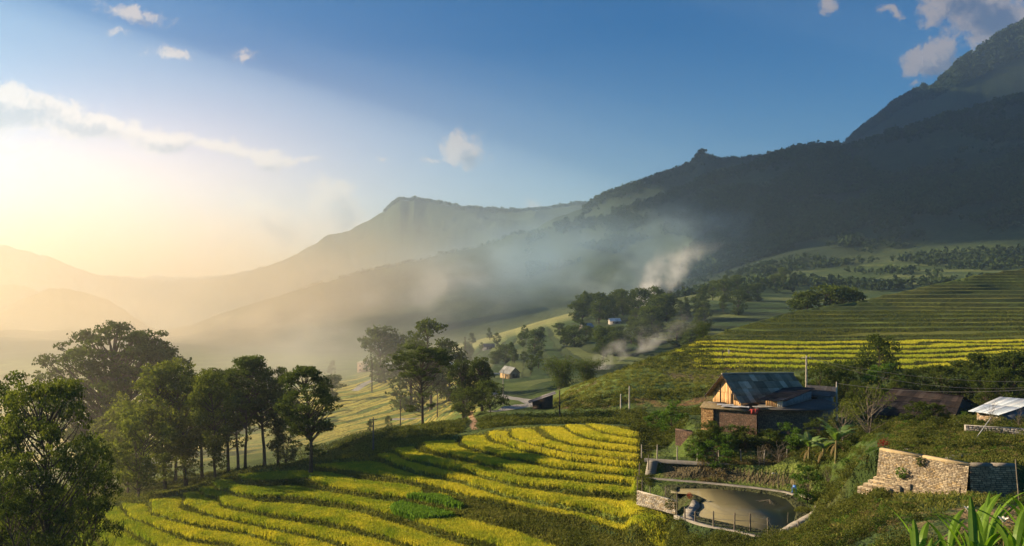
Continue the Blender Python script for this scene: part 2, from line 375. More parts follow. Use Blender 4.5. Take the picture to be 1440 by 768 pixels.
riserM, kM, fM = terrace(maskM, lev(-150, 60, 2.6), 97, .35, .6, 120)

# --- stamps: flat pads cut into the slope
def W2(px, Y): return np.array([(px-720)/F*Y, Y])
def at_z(px, py, z): Y = F*(-z)/(py-384); return ((px-720)/F*Y, Y)
def sdist(poly):
    """signed distance (inside < 0) from grid points to polygon, only near it"""
    poly = np.array(poly, float); out = np.full(Z.shape, 1e3)
    lo = poly.min(0)-12; hi = poly.max(0)+12
    ii = np.where((GX > lo[0]) & (GX < hi[0]) & (GY > lo[1]) & (GY < hi[1]))
    x, y = GX[ii], GY[ii]; d = np.full(len(x), 1e9); ins = np.zeros(len(x), bool)
    for a, b in zip(poly, np.roll(poly, -1, 0)):
        e = b-a; t = np.clip(((x-a[0])*e[0]+(y-a[1])*e[1])/(e@e+1e-9), 0, 1)
        d = np.minimum(d, np.hypot(x-a[0]-t*e[0], y-a[1]-t*e[1]))
        c = ((a[1] > y) != (b[1] > y)) & (x < (b[0]-a[0])*(y-a[1])/(b[1]-a[1]+1e-12)+a[0]); ins ^= c
    out[ii] = np.where(ins, -d, d); return out
def stamp(poly, z, feather):
    global Z
    s = sdist(poly); m = 1-sstep(s, 0, feather); Z = Z*(1-m)+z*m; return s
WZ = -26.5
POND = [at_z(px, py, WZ) for px, py in [(952, 690), (1000, 690), (1050, 694), (1085, 699), (1106, 705), (1122, 721), (1118, 737), (1097, 749), (1077, 750), (1030, 742), (981, 731), (975, 721), (982, 712), (990, 706), (978, 700), (952, 698)]]
PC = np.mean(POND, 0)
PONDOUT = [tuple(PC+(np.array(p)-PC)*1.16) for p in POND]
# garden platform behind the stone wall
PZ = -16.75
WA = np.array(at_z(1237, 631, PZ)); WB = np.array(at_z(1363, 653, PZ)); WC = np.array([(1428-720)/F*74.5, 74.5])
PLAT = [tuple(WA+np.array([.6, .3])), tuple(WB+np.array([.1, .5])), tuple(WC+np.array([0, .5])), (WC[0]+30, 76), (WC[0]+34, 96), (WA[0]+8, 96), (WA[0]+4, 88)]
def stamp_plat():
    global Z
    s = sdist(PLAT); a1 = (WB-WA)/np.linalg.norm(WB-WA); m1 = vv2(-a1[1], a1[0]); m1 = m1 if m1[1] > 0 else -m1
    front = ((GX-WA[0])*m1[0]+(GY-WA[1])*m1[1] < .35) | (GX > WB[0]-.2)
    m = 1-sstep(s, 0, np.where(front, .35, 6.0)); Z = Z*(1-m)+(PZ-.15)*m
vv2 = lambda *a: np.array(a, float)
stamp_plat()
#stamp2([at_z(893, 699, -27.7), at_z(950, 716, -27.7), at_z(948, 738, -27.7), at_z(900, 728, -27.7)], -28.0, 2.0)
# house yard
stamp([(25, 114.0), (46, 113.5), (52, 122), (44, 132), (27, 129)], -21.5, 4.0)
# upper strip behind the pond, then the pond yard
stamp([at_z(925, 646, -24.2), at_z(1021, 652, -24.2), at_z(1085, 659, -24.2), at_z(1134, 646, -24.2), at_z(1134, 641, -24.2), at_z(1085, 650, -24.2), at_z(1021, 646, -24.2), at_z(925, 641, -24.2)], -24.2, .7)
stamp([at_z(898, 672, -26.1), at_z(1000, 676, -26.1), at_z(1110, 688, -26.1), at_z(1160, 700, -26.1), at_z(1158, 722, -26.1), at_z(1100, 757, -26.1), at_z(1040, 752, -26.1), at_z(960, 730, -26.1), at_z(952, 716, -26.1), at_z(900, 694, -26.1)], -26.1, .9)
sp = sdist(POND); mp_ = 1-sstep(sp, -.9, .05); Z = Z*(1-mp_)+(WZ-1.2)*mp_
stamp([at_z(893, 699, -27.7), at_z(950, 716, -27.7), at_z(948, 738, -27.7), at_z(900, 728, -27.7)], -28.0, 2.0)
# roads
def path_stamp(pts, width, feather=1.2):
    """pts (x, y, z) polyline; flattens the terrain along it"""
    global Z
    best = np.full(Z.shape, 1e9); bz = np.zeros(Z.shape)
    for a, b in zip(pts[:-1], pts[1:]):
        a = np.array(a); b = np.array(b); e = (b-a)[:2]
        t = np.clip(((GX-a[0])*e[0]+(GY-a[1])*e[1])/(e@e+1e-9), 0, 1)
        d = np.hypot(GX-a[0]-t*e[0], GY-a[1]-t*e[1]); m = d < best
        best = np.where(m, d, best); bz = np.where(m, a[2]+t*(b[2]-a[2]), bz)
    m = 1-sstep(best, width/2, width/2+feather); Z = Z*(1-m)+bz*m; return best
def P3(px, py, Y): return ((px-720)/F*Y, Y, (384-py)/F*Y)
Zr = blur(Z.copy(), 14)
def hit(px, py, ymin=60.0, ymax=9e9):
    """where the view ray through a photo pixel meets the ground"""
    c = int(np.argmin(abs(PX-px))); m = (YS > ymin) & (YS < ymax)
    y = YS[m]; z = Zr[m, c]; k = np.where(z >= (384-py)/F*y)[0]
    Yh = y[k[0]] if len(k) else y[-1]
    return ((px-720)/F*Yh, float(Yh), float(np.interp(Yh, y, z)))
ROAD = [hit(a, b, c) for a, b, c in [(560, 590, 163), (600, 588, 163), (640, 584, 165), (700, 577, 168), (735, 571, 172), (757, 569.5, 175), (742, 563, 195), (712, 559, 205), (688, 553, 215)]]
ROADV = [hit(a, b, c) for a, b, c in [(725, 532, 250), (705, 526, 250), (680, 524, 250)]]
ROADW = [hit(a, b, c) for a, b, c in [(500, 549, 260), (512, 540, 260), (530, 533, 260), (560, 527, 260), (600, 522, 260)]]
roadd = path_stamp(ROAD, 5.0, 3.0)
road2 = path_stamp(ROADV, 4.0, 3.0); road2 = np.minimum(road2, path_stamp(ROADW, 4.0, 3.0))

# ---- height lookup
def Hf(x, y):
    x = np.asarray(x, float); y = np.asarray(y, float)
    uu = x/np.maximum(y, 1e-3)
    ci = np.clip(np.searchsorted(UC, uu)-1, 0, len(UC)-2); ri = np.clip(np.searchsorted(YS, y)-1, 0, len(YS)-2)
    fu = np.clip((uu-UC[ci])/(UC[ci+1]-UC[ci]), 0, 1); fy = np.clip((y-YS[ri])/(YS[ri+1]-YS[ri]), 0, 1)
    return (Z[ri, ci]*(1-fu)+Z[ri, ci+1]*fu)*(1-fy)+(Z[ri+1, ci]*(1-fu)+Z[ri+1, ci+1]*fu)*fy
def grid_at(A, x, y):
    uu = x/np.maximum(y, 1e-3)
    ci = np.clip(np.searchsorted(UC, uu), 0, len(UC)-1); ri = np.clip(np.searchsorted(YS, y), 0, len(YS)-1)
    return A[ri, ci]
def H(x, y): return float(Hf(np.array([x]), np.array([y]))[0])
def G(px, Y, dz=0):
    x = (px-720)/F*Y; return (x, Y, H(x, Y)+dz)

# ---- ground colour: what grows or lies where (surface colours, plus a crest painted as sunlit)
def C3(*c): return np.array(c, float)
nA = fbm(GX, GY, 8, 5, 41); nB = fbm(GX, GY, 45, 4, 43); nC = fbm(GX, GY, 160, 4, 47); nF = fbm(GX, GY, 1.6, 3, 49)
def blend(col, c, m):
    return col*(1-m[..., None]) + (c if c.ndim == 3 else c[None, None, :])*m[..., None]
grass = C3(.075, .115, .022); grass2 = C3(.13, .17, .035); scrub = C3(.035, .06, .018); soil = C3(.16, .10, .055); dry = C3(.22, .18, .075)
ripe = C3(.52, .45, .05); green_rice = C3(.24, .30, .04)
col = blend(np.broadcast_to(grass, Z.shape+(3,)).copy(), grass2, sstep(nA+.5*nB, -.1, .5))
col = blend(col, scrub, sstep(nB+.4*nF, .1, .45)*.7)
# far mountains: forest with lighter grass slopes
farm = sstep(GY, 900, 1300)
forest = C3(.028, .046, .020); fgrass = C3(.050, .072, .030)
steep = sstep(nC+.5*nB, -.05, .35)
fc = blend(np.broadcast_to(forest, Z.shape+(3,)).copy(), fgrass, steep*(1-sstep(GY, 1950, 2200)))
band = sstep(PXG, 960, 1040)*sstep(GY, 1180, 1240)*(1-sstep(GY, 1560, 1640))
fc = blend(fc, forest, band*.9)
fm_ = fbm(GX, GY, 130, 4, 17); fc = blend(fc, forest*.75, sstep(fm_, .0, .1)*(GY > 1560)*(GY < 1950)); fm2_ = fbm(GX, GY, 90, 4, 19); fc = blend(fc, forest*.75, sstep(fm2_, .05, .13)*(GY < 1300))
topw = np.exp(-((GY-cy(M_pts))/150)**2)*sstep(PXG, 850, 1000); fc = blend(fc, forest*.8, topw)
col = blend(col, fc, farm)
# mid valley ridge, its sunlit crest painted pale
mid = sstep(GY-YH, 20, 90)*(1-farm)*sstep(PXG, 560, 640)
mc = blend(np.broadcast_to(C3(.05, .085, .026), Z.shape+(3,)).copy(), C3(.16, .19, .06), sstep(np.sin(kM*2.4)+nB, .2, .9)*.8)
mc = blend(mc, C3(.03, .045, .016), (riserM > 0)*.9)
crest = sstep(GY, 700, 800)*(1-sstep(PXG, 860, 1000)); mc = blend(mc, C3(.30, .30, .12), crest*.8)
col = blend(col, mc, mid)
# valley terraces
vm = np.clip(maskV+maskL, 0, 1)
kk_ = np.where(maskV > .5, kV, kL)
vc = blend(np.broadcast_to(C3(.42, .37, .08), Z.shape+(3,)).copy(), C3(.16, .22, .05), sstep(np.sin(kk_*1.9)+1.3*nB, .1, .7))
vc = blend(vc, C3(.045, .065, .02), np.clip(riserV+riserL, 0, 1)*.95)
vc = blend(vc, scrub, sstep(nB+nA*.5, .32, .5))
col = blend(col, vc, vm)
# right hill terraces
hashk = _hash(kR.astype(np.int64), (np.floor((PXG+kR*37)/260)).astype(np.int64), 5)
zlo_ = -22.7+0*Z; zhi_ = -20.1+0*Z
ripeR = sstep(Z-zlo_, -.3, 0)*(1-sstep(Z-zhi_, 0, .3))*.8 + .22*(hashk > .6) + .5*sstep(PXG, 1180, 1300)*sstep(Z, -4, 0)
rc = blend(np.broadcast_to(C3(.13, .17, .03), Z.shape+(3,)).copy(), C3(.46, .36, .05), np.clip(ripeR, 0, 1))
rc = blend(rc, C3(.19, .25, .04), (hashk < .3)*.7*(1-np.clip(ripeR, 0, 1)))
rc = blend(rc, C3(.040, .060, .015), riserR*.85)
rc = blend(rc, C3(.16, .22, .04), sstep(nB+.4*nA, -.35, .0)*(1-sstep(nB, .0, .25))*.45*(1-riserR)); rc = blend(rc, grass*.7, sstep(nB+.3*nA, .16, .36)*.8)
brown = (np.abs(Z+22.3) < .9)*(1-sstep(PXG, 1020, 1080)); rc = blend(rc, C3(.17, .11, .05), brown*.8)
rc = rc*np.where(np.clip(ripeR, 0, 1) > .5, .66, .72)[..., None]
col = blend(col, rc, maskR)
# bank: red earth low, weeds above
bank = sstep(PXG, 780, 800)*(1-sstep(PXG, 1010, 1060))*sstep(GY-np.interp(PX, [700, 770, 860, 960, 1040], [188, 180, 170, 165, 160])[None], -1, 1)*(1-sstep(GY-np.interp(PX, [700, 790, 830, 900, 1040], [195, 188, 178, 177, 174])[None], -3, 0))
col = blend(col, C3(.17, .085, .045), bank*sstep(nA+nF*.5, -.5, .2)*.8)
slopeg = sstep(PXG, 770, 800)*(1-sstep(PXG, 1060, 1120))*sstep(GY, 185, 195)*(1-maskR)*(1-sstep(GY-YH, 0, 5))
col = blend(col, blend(np.broadcast_to(C3(.13, .18, .035), Z.shape+(3,)).copy(), C3(.16, .13, .06), sstep(nA, 0, .4)), slopeg)
# near hill
kN = kf+1
hk = _hash(kN.astype(np.int64), np.zeros_like(kN, dtype=np.int64), 11)
gz = sstep(np.hypot((PXG-603)/60, (GY-112)/5), 1.0, .7)      # patch of young green rice
RT = np.array([.95, .95, .95, .95, .55, .65, .42, .7, .7, .45, .25, .5, .62, .78, .78, .4, .3, .2, .1, .1, .1])
rN = RT[np.clip(kN, 0, 20).astype(int)]
rN = np.clip(rN-.05+.5*nA+.35*nB+.3*nF, 0, 1)*(.15+.85*sstep(PXG+40*nA, 130, 235))
nc = blend(np.broadcast_to(green_rice, Z.shape+(3,)).copy(), ripe, rN); nc = blend(nc, C3(.12, .24, .03), gz)
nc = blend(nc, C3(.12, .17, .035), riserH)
scr = sstep(np.hypot((GX-8)/24, (Kc-8.6)/.9)+.35*nA, 1.0, .75)*(PXG > 590)     # bushy strip below the eighth field
nc = blend(nc, scrub, scr*.9)
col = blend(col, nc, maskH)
# soil near the pond and paths
mound = sstep(PXG, 1110, 1150)*(1-sstep(PXG, 1260, 1330))*sstep(GY, 74, 78)*(1-sstep(GY, 86, 90))
col = blend(col, scrub*1.2, sstep(PXG, 905, 960)*(1-sstep(GY, 88, 96))*.85)
col = blend(col, dry*.8, mound*sstep(nA, -.2, .3)*.8); col = blend(col, C3(.19, .13, .07), sstep(PXG, 1080, 1120)*(1-sstep(GY, 88, 94))*sstep(nA+.4*nF, .12, .35)*.8)
pd = 1-sstep(sp, 1.0, 2.2); col = blend(col, C3(.06, .065, .03), pd*.9)
wallsoil = (GY > 100)*(GY < 112)*sstep(PXG, 925, 940)*(1-sstep(PXG, 1130, 1150))*(Z > -26.0)*(Z < -24.35); col = blend(col, C3(.10, .075, .05), wallsoil*.85)
rowsM = (roadd < 2.6) | (road2 < 2.0)
col = blend(col, C3(.36, .35, .33), rowsM.astype(float))
trk = [None]+[hit(a, b, 141) for a, b in [(668, 604), (664, 599), (668, 593), (661, 585), (663, 577)]]
tb = np.full(Z.shape, 1e9)
for a, b in zip(trk[1:-1], trk[2:]):
    a = np.array(a); b = np.array(b); e = (b-a)[:2]; t = np.clip(((GX-a[0])*e[0]+(GY-a[1])*e[1])/(e@e), 0, 1); tb = np.minimum(tb, np.hypot(GX-a[0]-t*e[0], GY-a[1]-t*e[1]))
col = blend(col, C3(.42, .27, .16), 1-sstep(tb, .35, .6))
col *= (1+.12*nF)[..., None]

T = None
def make_ground_mat():
    m = bpy.data.materials.new('ground_cover'); m.use_nodes = True; t = NT(m.node_tree)
    b = m.node_tree.nodes['Principled BSDF']; b.inputs['Roughness'].default_value = .95
    b.inputs['Specular IOR Level'].default_value = .15
    at = t.new('ShaderNodeAttribute', attribute_name='cover'); tcn = t.new('ShaderNodeTexCoord')
    ob = tcn.outputs['Object']
    n1 = t.noise(ob, 2.2, 5, .65); n2 = t.noise(ob, .12, 6, .7); n3 = t.noise(ob, .018, 6, .7)
    f = t.m('MULTIPLY', t.m('MULTIPLY_ADD', n1, .9, .55), t.m('MULTIPLY', t.m('MULTIPLY_ADD', n2, 1.0, .5), t.m('MULTIPLY_ADD', n3, .8, .6)))
    c = t.vm('SCALE', at.outputs['Color'], scale=f); m.node_tree.links.new(c, b.inputs['Base Color'])
    bp = t.new('ShaderNodeBump'); bp.inputs['Strength'].default_value = .8; bp.inputs['Distance'].default_value = .25
    m.node_tree.links.new(n1, bp.inputs['Height'])
    bp2 = t.new('ShaderNodeBump'); bp2.inputs['Strength'].default_value = .8; bp2.inputs['Distance'].default_value = 9.0
    m.node_tree.links.new(t.noise(ob, .03, 8, .75), bp2.inputs['Height']); m.node_tree.links.new(bp.outputs[0], bp2.inputs['Normal'])
    m.node_tree.links.new(bp2.outputs[0], b.inputs['Normal'])
    return m
GROUND_MAT = make_ground_mat()
nr, nc_ = Z.shape
def grid_mesh(name, r0, r1):
    V = np.stack([GX[r0:r1], GY[r0:r1], Z[r0:r1]], -1).reshape(-1, 3)
    n = r1-r0; i = np.arange(n*nc_).reshape(n, nc_)
    Fq = np.stack([i[:-1, :-1], i[:-1, 1:], i[1:, 1:], i[1:, :-1]], -1).reshape(-1, 4)
    return mesh_np(name, V, Fq, GROUND_MAT, True, {'cover': col[r0:r1].reshape(-1, 3)})
# ground to the side and behind, so the camera stands on something
go = objm('ground', grid_mesh('ground', 0, nr)); tag(go, kind='structure')
# ---------------------------------------------------------------- materials
def leaf_mat(name, ca, cb, transl=.35, gloss=0.0):
    m = bpy.data.materials.new(name); m.use_nodes = True; t = NT(m.node_tree); L = m.node_tree.links
    for n in list(m.node_tree.nodes): m.node_tree.nodes.remove(n)
    at = t.new('ShaderNodeAttribute', attribute_name='tint'); oi = t.new('ShaderNodeObjectInfo')
    f = t.m('ADD', at.outputs['Fac'], t.m('MULTIPLY_ADD', oi.outputs['Random'], .3, -.15), clamp=True)
    c = t.mix(f, (*ca, 1), (*cb, 1))
    d = t.new('ShaderNodeBsdfDiffuse'); tr = t.new('ShaderNodeBsdfTranslucent'); L.new(c, d.inputs[0])
    L.new(t.mix(1.0, c, (1.25, 1.35, .6, 1), 'MULTIPLY'), tr.inputs[0])
    gl = t.new('ShaderNodeBsdfGlossy'); gl.inputs['Roughness'].default_value = .45; gl.inputs[0].default_value = (1, 1, 1, 1)
    mx = t.new('ShaderNodeMixShader'); mx.inputs[0].default_value = transl; L.new(d.outputs[0], mx.inputs[1]); L.new(tr.outputs[0], mx.inputs[2])
    m2 = t.new('ShaderNodeMixShader'); m2.inputs[0].default_value = gloss; L.new(mx.outputs[0], m2.inputs[1]); L.new(gl.outputs[0], m2.inputs[2])
    o = t.new('ShaderNodeOutputMaterial'); L.new(m2.outputs[0], o.inputs[0]); return m
def solid_mat(name, ca, cb=None, scale=3.0, rough=.85, bump=.3, dist=.02, stretch=(1, 1, 1), spec=.3, thr=None):
    m = bpy.data.materials.new(name); m.use_nodes = True; t = NT(m.node_tree); L = m.node_tree.links
    b = m.node_tree.nodes['Principled BSDF']; b.inputs['Roughness'].default_value = rough; b.inputs['Specular IOR Level'].default_value = spec
    cb = cb or tuple(x*.6 for x in ca)
    tcn = t.new('ShaderNodeTexCoord'); v = t.vm('MULTIPLY', tcn.outputs['Object'], stretch)
    n = t.noise(v, scale, 6, .65); f = t.ss(n, .32, .68) if thr is None else t.ss(n, *thr)
    L.new(t.mix(f, (*ca, 1), (*cb, 1)), b.inputs['Base Color'])
    if bump:
        bp = t.new('ShaderNodeBump'); bp.inputs['Strength'].default_value = bump; bp.inputs['Distance'].default_value = dist
        L.new(n, bp.inputs['Height']); L.new(bp.outputs[0], b.inputs['Normal'])
    return m
M = {}
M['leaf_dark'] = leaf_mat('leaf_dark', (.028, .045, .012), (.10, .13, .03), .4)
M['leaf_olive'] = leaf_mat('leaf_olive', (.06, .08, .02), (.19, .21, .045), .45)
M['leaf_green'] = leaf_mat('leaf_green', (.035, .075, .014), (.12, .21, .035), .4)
M['scrub'] = leaf_mat('scrub_leaf', (.028, .040, .012), (.14, .155, .038), .35)
M['grassy'] = leaf_mat('grass_blade', (.065, .085, .02), (.22, .22, .06), .4)
M['dryleaf'] = leaf_mat('dry_leaf', (.10, .075, .035), (.24, .19, .09), .3)
M['rice'] = leaf_mat('rice_ear', (.20, .29, .03), (.64, .56, .065), .4)
M['ricegreen'] = leaf_mat('rice_young', (.10, .20, .025), (.22, .36, .05), .4)
M['redleaf'] = leaf_mat('red_leaf', (.12, .012, .012), (.28, .03, .03), .3)
M['bark'] = solid_mat('bark', (.085, .065, .045), (.03, .024, .018), 2.5, .95, .6, .03, (4, 4, 1))
M['palebark'] = solid_mat('pale_bark', (.17, .145, .11), (.08, .065, .05), 2.5, .95, .5, .03, (4, 4, 1))
M['farleaf'] = leaf_mat('far_leaf', (.022, .038, .016), (.050, .075, .026), .15)

# ---------------------------------------------------------------- foliage builders
def cards(c, size, rng, aspect=.5, droop=0.0, tint=None):
    n = len(c); d = rng.normal(size=(n, 3)); d[:, 2] -= droop; d /= np.linalg.norm(d, axis=1)[:, None]+1e-9
    r = rng.normal(size=(n, 3)); s = np.cross(d, r); s /= np.linalg.norm(s, axis=1)[:, None]+1e-9
    size = np.broadcast_to(size, (n,))*rng.uniform(.6, 1.35, n)
    a = d*size[:, None]; b = s*(size*aspect)[:, None]
    V = np.stack([c-a*.5, c+b*.5-a*.05, c+a*.5, c-b*.5-a*.05], 1).reshape(-1, 3)
    Fc = np.arange(4*n).reshape(n, 4)
    t = rng.uniform(0, 1, n) if tint is None else tint
    return V, Fc, np.repeat(t, 4)
def tube_np(pts, rad, k=6):
    pts = np.asarray(pts, float); n = len(pts); rad = np.broadcast_to(rad, (n,))
    t = np.gradient(pts, axis=0); t /= np.linalg.norm(t, axis=1)[:, None]+1e-9
    ref = np.array([0, 0, 1.0]) if abs(t[:, 2]).mean() < .8 else np.array([1.0, 0, 0])
    s = np.cross(t, ref); s /= np.linalg.norm(s, axis=1)[:, None]+1e-9; q = np.cross(t, s)
    an = np.arange(k)*2*np.pi/k
    V = (pts[:, None]+rad[:, None, None]*(np.cos(an)[None, :, None]*s[:, None]+np.sin(an)[None, :, None]*q[:, None])).reshape(-1, 3)
    i = np.arange(n*k).reshape(n, k); j = np.roll(i, -1, 1)
    return V, np.stack([i[:-1], j[:-1], j[1:], i[1:]], -1).reshape(-1, 4)
class Acc:
    def __init__(s): s.V = []; s.F = []; s.T = []; s.n = 0
    def add(s, V, Fc, T=None):
        s.V.append(np.asarray(V, float)); s.F.append(np.asarray(Fc)+s.n); s.T.append(np.zeros(len(V)) if T is None else T); s.n += len(V)
    def mesh(s, name, mat, smooth=False):
        fs = {}
        for f in s.F: fs.setdefault(f.shape[1], []).append(f)
        return mesh_np(name, np.concatenate(s.V), [np.concatenate(f) for f in fs.values()], mat, smooth, {'tint': np.concatenate(s.T)})
    def obj(s, name, mat, parent=None, smooth=False): return objm(name, s.mesh(name, mat, smooth), parent)
def gen_tree(seed, h, clear, rx, zc=.62, nclump=46, cr=1.1, per=230, leaf=.28, tr=.3, flat=.6, stems=1, low=0, lean=0.0, shape='ball', droop=.3):
    """returns (trunk mesh, crown mesh) with the base at the origin"""
    rng = np.random.default_rng(seed); tk = Acc(); cw = Acc()
    top = h*.86
    stempts = []
    for s in range(stems):
        a0 = rng.uniform(0, 6.28); sp_ = (0 if stems == 1 else rng.uniform(.1, .35)*rx)
        n = 9; zz = np.linspace(-.6, top*(1 if s == 0 else rng.uniform(.75, .95)), n)
        wob = np.cumsum(rng.normal(0, .018*h, (n, 2)), axis=0)*np.linspace(0, 1, n)[:, None]
        px_ = np.cos(a0)*sp_*(zz/h)+wob[:, 0]+lean*zz; py_ = np.sin(a0)*sp_*(zz/h)+wob[:, 1]
        P = np.stack([px_, py_, zz], 1); rr = tr*np.linspace(1.15, .16, n)/(1 if stems == 1 else 1.5); rr[0] *= 1.3
        V, Fc = tube_np(P, rr, 8); tk.add(V, Fc); stempts.append(P)
    zmid = clear+(h-clear)*.5; hz_ = (h-clear)*.5
    made = 0
    while made < nclump+low:
        islow = made >= nclump
        th = rng.uniform(0, 6.28)
        if islow:
            z = rng.uniform(clear*.45, clear*1.05); rad = rx*.55*rng.uniform(.2, 1)
        else:
            w = rng.uniform(-1, 1)
            if shape == 'umbrella': w = abs(w)**.6*1.0; w = w*1.5-.6; w = min(w, 1)
            env = math.sqrt(max(0, 1-w*w)) if shape != 'cone' else (1-w)*.5+.12
            rad = rx*env*rng.uniform(.45, 1.0)**.6; z = zmid+w*hz_*.93
        c = np.array([math.cos(th)*rad, math.sin(th)*rad, z])
        S = stempts[rng.integers(len(stempts))]
        zb = np.clip(z-rad*rng.uniform(.5, 1.1)-.4, clear*.55, top*.93)
        if islow: zb = max(z-rad*.5, clear*.3)
        b0 = np.array([np.interp(zb, S[:, 2], S[:, 0]), np.interp(zb, S[:, 2], S[:, 1]), zb])
        c[:2] += np.array([np.interp(z, S[:, 2], S[:, 0]), np.interp(z, S[:, 2], S[:, 1])])*.8
        mid = (b0+c)/2+np.array([0, 0, -.12*rad])+rng.normal(0, .05*rad+.05, 3)
        t = np.linspace(0, 1, 5)[:, None]; Bz = (1-t)**2*b0+2*t*(1-t)*mid+t*t*c
        V, Fc = tube_np(Bz, tr*np.linspace(.34, .07, 5)*(.7 if islow else 1), 5); tk.add(V, Fc)
        rc = cr*rng.uniform(.6, 1.25)*(.8 if islow else 1); k = int(per*rc*rc/cr/cr*rng.uniform(.7, 1.1))
        q = rng.normal(size=(k, 3)); q /= np.linalg.norm(q, axis=1)[:, None]; q *= (rng.uniform(0, 1, (k, 1))**.45)
        # frayed edge: a few small sub clumps on the rim
        sub = rng.normal(size=(5, 3)); sub /= np.linalg.norm(sub, axis=1)[:, None]
        pick = rng.integers(0, 9, k); m = pick < 5; q[m] = sub[pick[m]]*.95+q[m]*.42
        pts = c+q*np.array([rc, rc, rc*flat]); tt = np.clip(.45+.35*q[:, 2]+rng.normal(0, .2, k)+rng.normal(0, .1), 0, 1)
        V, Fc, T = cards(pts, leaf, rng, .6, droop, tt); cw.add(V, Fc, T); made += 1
    return tk, cw
TREES = {}
def proto(key, leafm='leaf_dark', barkm='bark', **kw):
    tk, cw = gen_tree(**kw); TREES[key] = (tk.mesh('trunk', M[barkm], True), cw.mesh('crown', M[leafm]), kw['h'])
def plant(key, loc, h, rz, name, label, cat='tree', group=None, wide=1.0, sink=.0):
    tm, cm, h0 = TREES[key]; s = h/h0
    t = empty(name, loc, rz); t.scale = (s*wide, s*wide, s); tag(t, label, cat, group)
    a = objm('trunk', tm, t); b = objm('crown', cm, t); return t
proto('big', seed=1, h=25, clear=5, rx=10.5, nclump=240, cr=1.75, per=190, leaf=.42, tr=.65, flat=.42, low=3)
proto('grove_a', seed=2, h=20, clear=7.5, rx=4.4, nclump=72, cr=1.4, per=170, leaf=.36, tr=.28, flat=.6, low=6)
proto('grove_b', seed=3, h=19, clear=5, rx=3.9, nclump=70, cr=1.35, per=160, leaf=.36, tr=.24, flat=.7, low=8, leafm='leaf_olive')
proto('grove_c', seed=4, h=21, clear=9, rx=4.9, nclump=72, cr=1.45, per=170, leaf=.36, tr=.3, flat=.5, low=3)
proto('grove_low', seed=12, h=11, clear=1.5, rx=3.4, nclump=36, cr=1.2, per=190, leaf=.34, tr=.16, flat=.8, stems=3, leafm='leaf_olive')
proto('lone', seed=15, h=14, clear=5.2, rx=3.7, nclump=85, cr=1.05, per=230, leaf=.27, tr=.26, flat=.5, low=7)
proto('umbrella', seed=16, h=18, clear=8.5, rx=6.6, nclump=80, cr=1.2, per=150, leaf=.34, tr=.30, flat=.36, low=9, shape='umbrella')
proto('front_a', seed=7, h=15, clear=2.5, rx=4.6, nclump=95, cr=1.0, per=260, leaf=.20, tr=.26, flat=.6, low=8, stems=2, leafm='leaf_olive')
proto('front_b', seed=8, h=14, clear=3, rx=3.6, nclump=70, cr=.95, per=330, leaf=.19, tr=.2, flat=.65, low=6, stems=2, leafm='leaf_dark')
proto('banyan', seed=9, h=11, clear=2.2, rx=3.8, nclump=50, cr=1.3, per=260, leaf=.36, tr=.4, flat=.7, low=4)
proto('mid', seed=10, h=12, clear=1.6, rx=4.4, nclump=34, cr=1.7, per=120, leaf=.6, tr=.3, flat=.75, low=4)
proto('mid_tall', seed=11, h=19, clear=5, rx=5.2, nclump=46, cr=1.7, per=130, leaf=.6, tr=.3, flat=.6, low=6)
proto('cone', seed=13, h=15, clear=2, rx=4.0, nclump=36, cr=1.4, per=110, leaf=.6, tr=.25, flat=.7, shape='cone')
proto('bushy', seed=14, h=5, clear=.5, rx=2.6, nclump=30, cr=.8, per=230, leaf=.2, tr=.1, flat=.75, stems=3, leafm='leaf_green')
proto('bushy_dark', seed=17, h=6, clear=.5, rx=3.2, nclump=34, cr=.95, per=230, leaf=.24, tr=.12, flat=.75, stems=3)
proto('sparse', seed=18, h=7, clear=1, rx=3.0, nclump=40, cr=.75, per=45, leaf=.17, tr=.14, flat=.9, stems=4, leafm='leaf_olive', barkm='palebark')
proto('twiggy', seed=19, h=5, clear=.8, rx=2.0, nclump=34, cr=.4, per=6, leaf=.12, tr=.08, flat=.9, stems=3, leafm='dryleaf', barkm='palebark')
def gen_bamboo(key, seed, h, n=26, spread=2.4, per=210, leaf=.45):
    rng = np.random.default_rng(seed); tk = Acc(); cw = Acc()
    for i in range(n):
        a = rng.uniform(0, 6.28); hh = h*rng.uniform(.6, 1.0); out = spread*rng.uniform(.5, 1.3)
        t = np.linspace(0, 1, 9); x = out*(t**2.2)*np.cos(a)+rng.uniform(-.8, .8); y = out*(t**2.2)*np.sin(a)+rng.uniform(-.8, .8)
        z = hh*(t-.0)*(1-.22*t**5)-.3*(t == 0); z[-1] -= hh*.05
        P = np.stack([x, y, z], 1); V, Fc = tube_np(P, np.linspace(.06, .015, 9), 5); tk.add(V, Fc)
        tt = rng.uniform(.06, 1.0, per)**.9; c = np.stack([np.interp(tt, t, P[:, j]) for j in range(3)], 1)
        c += rng.normal(0, 1, (per, 3))*np.array([.8, .8, .4])*(1.15-tt[:, None]*.6)
        c[:, 2] -= np.abs(rng.normal(0, .3, per))
        V, Fc, T = cards(c, leaf, rng, .3, .9, np.clip(.35+.3*tt+rng.normal(0, .2, per), 0, 1)); cw.add(V, Fc, T)
    TREES[key] = (tk.mesh('trunk', M['palebark'], True), cw.mesh('crown', M['leaf_dark']), h)
gen_bamboo('bamboo', 30, 12, 30, 3.6); gen_bamboo('bamboo_b', 31, 11, 26, 3.2)

